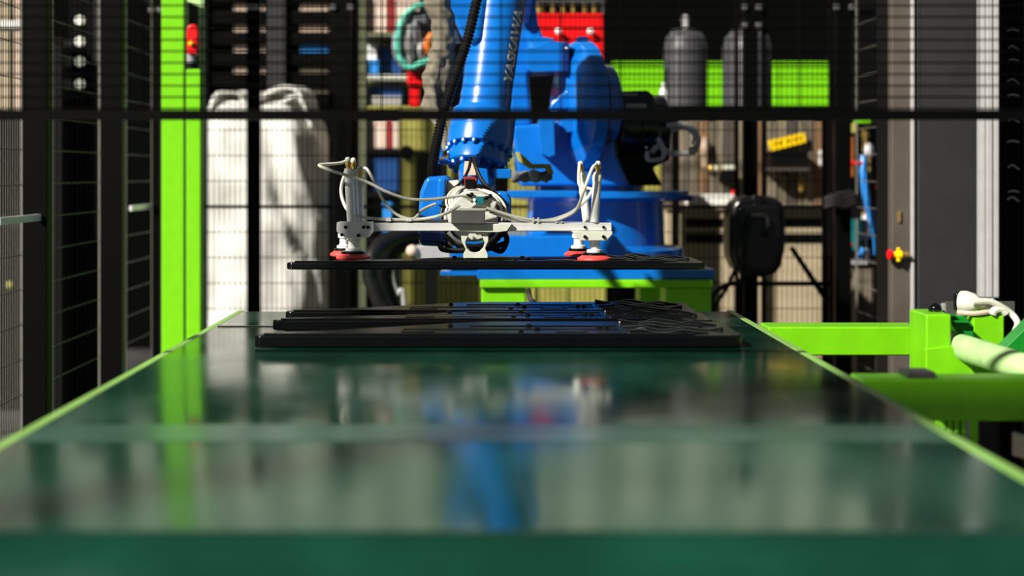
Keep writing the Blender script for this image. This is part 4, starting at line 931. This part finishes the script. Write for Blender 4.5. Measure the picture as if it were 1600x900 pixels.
# ---------------------------------------------------------------- lime machine frame beside the conveyor
mf = thing('welded_machine', 'bright lime green welded frame with a pale round tube beside the conveyor', 'frame', (1.0, 2.9, 0))
def lb(name, *a, m_=LIME, bevel=0.005): return obj(name, MB().box(*a), m_, mf, bevel=bevel)
lb('rear_beam', (0.660, 3.30, 0.821), (1.02, 3.40, 0.889))
lb('front_beam', (0.660, 2.48, 0.812), (1.35, 2.56, 0.886))
lb('corner_block', (X_(1447, 3.0), 3.0, 0.70), (X_(1487, 3.0), 3.12, Z_(491, 3.0)))
lb('corner_block', (X_(1520, 3.2), 3.2, 0.70), (X_(1570, 3.2), 3.30, Z_(492, 3.2)))
obj('gusset', MB().pprism([(1447, 545), (1487, 540), (1535, 596), (1540, 620), (1447, 620)], 2.995, 0.03), LIME, mf, bevel=0.003)
obj('green_bracket', MB().pprism([(1486, 494), (1508, 494), (1522, 510), (1522, 534), (1505, 530), (1488, 508)], 3.12, 0.06), GREEN, mf, bevel=0.003)
obj('bracket_rib', MB().pprism([(1486, 501), (1512, 501), (1516, 505), (1486, 504)], 3.10, 0.05), GREEN, mf, bevel=0.001)
obj('round_tube', MB().cyl(P(1500, 542, 3.02), P(1720, 612, 2.62), 0.0285, n=28), LIMED, mf, bevel=0.004)
obj('diagonal_brace', MB().prism([P(1562, 552, 3.0), P(1700, 415, 3.0), P(1700, 455, 3.0), P(1590, 562, 3.0)], (0, 0.05, 0)), GREEN, mf, bevel=0.003)
obj('spacer_block', MB().box((X_(1403, 2.55), 2.49, 0.886), (X_(1446, 2.55), 2.55, 0.897)), GREYP, mf, bevel=0.001)
for x, y in ((1.27, 2.50), (1.27, 3.26)): lb('leg', (x, y, 0), (x+0.06, y+0.06, 0.82))
lb('end_beam', (1.27, 2.55, 0.815), (1.34, 3.30, 0.885))
lb('leg', (0.955, 3.02, 0), (1.005, 3.10, 0.705))
for x in (1466, 1476, 1487, 1498): obj('fin', MB().box((X_(x, 2.7), 2.68, 0.60), (X_(x+7, 2.7), 2.72, Z_(650, 2.7))), LIME, mf, bevel=0.002)
obj('fin_tie', MB().box((X_(1460, 2.7), 2.66, Z_(652, 2.7)), (X_(1560, 2.7), 2.74, Z_(646, 2.7))), GREEN, mf)
obj('thin_rod', MB().box((X_(1521, 2.62), 2.62, 0.55), (X_(1528, 2.62), 2.64, 0.815)), LIME, mf)
obj('tie_arm', MB().box((X_(1540, 2.7), 2.68, Z_(652, 2.7)), (1.30, 2.72, Z_(644, 2.7))), GREEN, mf)
# connector with pale cables, knob and bracket on the frame
cn = thing('cable_connector', 'cream round cable plug with pale looped cables on the lime frame', 'connector', P(1510, 491, 3.24))
obj('backing_plate', MB().pbox(1478, 471, 1586, 491, 3.27, 0.008), GREYP, cn, bevel=0.001)
obj('plug_flange', MB().pbox(1493, 457, 1524, 486, 3.24, 0.02), BLACK, cn, bevel=0.005)
obj('plug_body', MB().lathe(P(1502, 472, 3.245), (1, -0.9, 0), [(0.026, 0), (0.027, 0.012), (0.022, 0.03), (0.013, 0.042), (0.010, 0.055)], 20), CREAM, cn)
obj('pale_cable', MB().tube([P(1520, 472, 3.20), P(1545, 471, 3.2), P(1566, 480, 3.2), P(1582, 492, 3.2), P(1590, 505, 3.18), P(1586, 518, 3.17), P(1580, 530, 3.17)], 0.0075, n=10), TUBE, cn)
obj('pale_cable', MB().tube([P(1518, 478, 3.22), P(1538, 480, 3.22), P(1552, 483, 3.22), P(1562, 492, 3.23)], 0.006, n=8), TUBE, cn)
obj('pale_cable', MB().tube([P(1495, 488, 3.21), P(1520, 490, 3.20), P(1540, 488, 3.20), P(1556, 486, 3.21)], 0.006, n=8), CARTON, cn)
obj('cable_bend', MB().tube([P(1550, 492, 3.2), P(1554, 485, 3.2), P(1564, 483, 3.2), P(1572, 490, 3.2)], 0.009, n=10), TUBE, cn)
obj('end_sleeve', MB().cyl(P(1574, 536, 3.17), P(1592, 524, 3.17), 0.011, n=12), STEEL, cn)
kn = thing('clamp_lever', 'glossy black ball knob on the lime corner block', 'knob', P(1463, 491, 3.05))
obj('knob_ball', MB().ball(P(1461, 483, 3.06), 0.0145, 20, 14), mat('gloss_black', (0.004, 0.004, 0.004), 0.08), kn)
obj('knob_stem', MB().cyl(P(1461, 492, 3.06), P(1461, 486, 3.06), 0.006, n=10), STEEL, kn)
obj('lever_arm', MB().pprism([(1474, 476), (1478, 474), (1479, 491), (1473, 491)], 3.08, 0.02), CABLEG, kn, bevel=0.001)
rb = thing('ribbed_duct', 'pale ribbed duct end poking out below the lime front beam', 'duct', P(1610, 690, 2.45))
rb.location.z = 0; bpy.context.view_layer.update()
for k in range(6):
    obj('duct_rib', MB().cyl(P(1584, 678+k*6, 2.45)+Vector((0, 0, 0)), P(1660, 700+k*6, 2.35), 0.0042, n=8), (ALUP if k % 2 == 0 else CARTON), rb)
obj('duct_core', MB().hexa([P(1588, 712, 2.46), P(1660, 735, 2.37), P(1660, 735, 2.42), P(1588, 712, 2.50), P(1588, 676, 2.46), P(1660, 698, 2.37), P(1660, 698, 2.42), P(1588, 676, 2.50)]), DARK, rb)
obj('duct_stand', MB().box((X_(1640, 2.42), 2.39, 0), (X_(1660, 2.42), 2.43, Z_(700, 2.4))), DARK, rb)

# ---------------------------------------------------------------- beyond the side fence
dc = thing('lamp_cabinet', 'black cabinet with a column of four round pale lamps beyond the side fence', 'cabinet', (X_(134, 7.6), 7.8, 0))
obj('cabinet_body', MB().box((X_(108, 7.6), 7.6, 0), (X_(160, 7.6), 8.1, 2.6)), BPAINT, dc, bevel=0.006)
obj('cabinet_strip', MB().box((X_(148, 7.58), 7.58, 0.9), (X_(156, 7.58), 7.602, 2.5)), GREY, dc)
for y in (32, 65, 96, 131):
    q = P(125, y, 7.6)
    l = obj('round_lamp', MB().lathe(q, (0, -1, 0), [(0.024, 0), (0.024, 0.006), (0.019, 0.010)], 20), LAMP, dc)
cs = thing('carton_stack', 'beige crate with red corner blocks beyond the side fence', 'crate', (X_(15, 6.6), 6.8, 0))
for i, (x0, x1) in enumerate(((-60, -22), (-20, 2), (4, 14), (22, 33), (35, 48))):
    obj('crate_slat', MB().box((X_(x0, 6.6), 6.6, Z_(178, 6.6)), (X_(x1, 6.6), 6.63, 2.3)), CARTON if i != 2 else BEIGE, cs, bevel=0.003)
for y in (-6, 40, 92, 168): obj('crate_bar', MB().box((X_(-60, 6.6), 6.63, Z_(y+8, 6.6)), (X_(48, 6.6), 6.66, Z_(y, 6.6))), WARM, cs)
for x0, y0, x1, y1 in ((36, -6, 52, 9), (33, 142, 48, 159)): obj('corner_block', MB().pbox(x0, y0, x1, y1, 6.58, 0.06), RED, cs, bevel=0.003)
obj('white_band', MB().pbox(-20, 32, 34, 43, 6.585, 0.02), WHITE, cs)
for x in (-55, 40): obj('crate_leg', MB().box((X_(x, 6.63), 6.63, 0), (X_(x+7, 6.63), 6.70, Z_(177, 6.63))), DARK, cs)
for lab, x0, x1, y0 in (('black machine housing low beyond the side fence, nearest the camera', -60, 40, 352), ('black machine housing beyond the side fence behind the lamps', 60, 98, 60)):
    t = thing('machine_housing', lab, 'machine', (X_((x0+x1)/2, 7.4), 7.5, 0))
    obj('housing_body', MB().box((X_(x0, 7.4), 7.4, 0), (X_(x1, 7.4), 7.56, Z_(y0, 7.4))), DARK, t, bevel=0.01)
    obj('housing_cap', MB().box((X_(x0-1, 7.4), 7.39, Z_(y0, 7.4)-0.02), (X_(x1+1, 7.4), 7.56, Z_(y0, 7.4))), DARK, t, bevel=0.004)
    if x0 < 0: obj('gauge', MB().lathe(P(16, 445, 7.4), (0, -1, 0), [(0.018, 0), (0.018, 0.012), (0.012, 0.016)], 16), OLIVE, t)
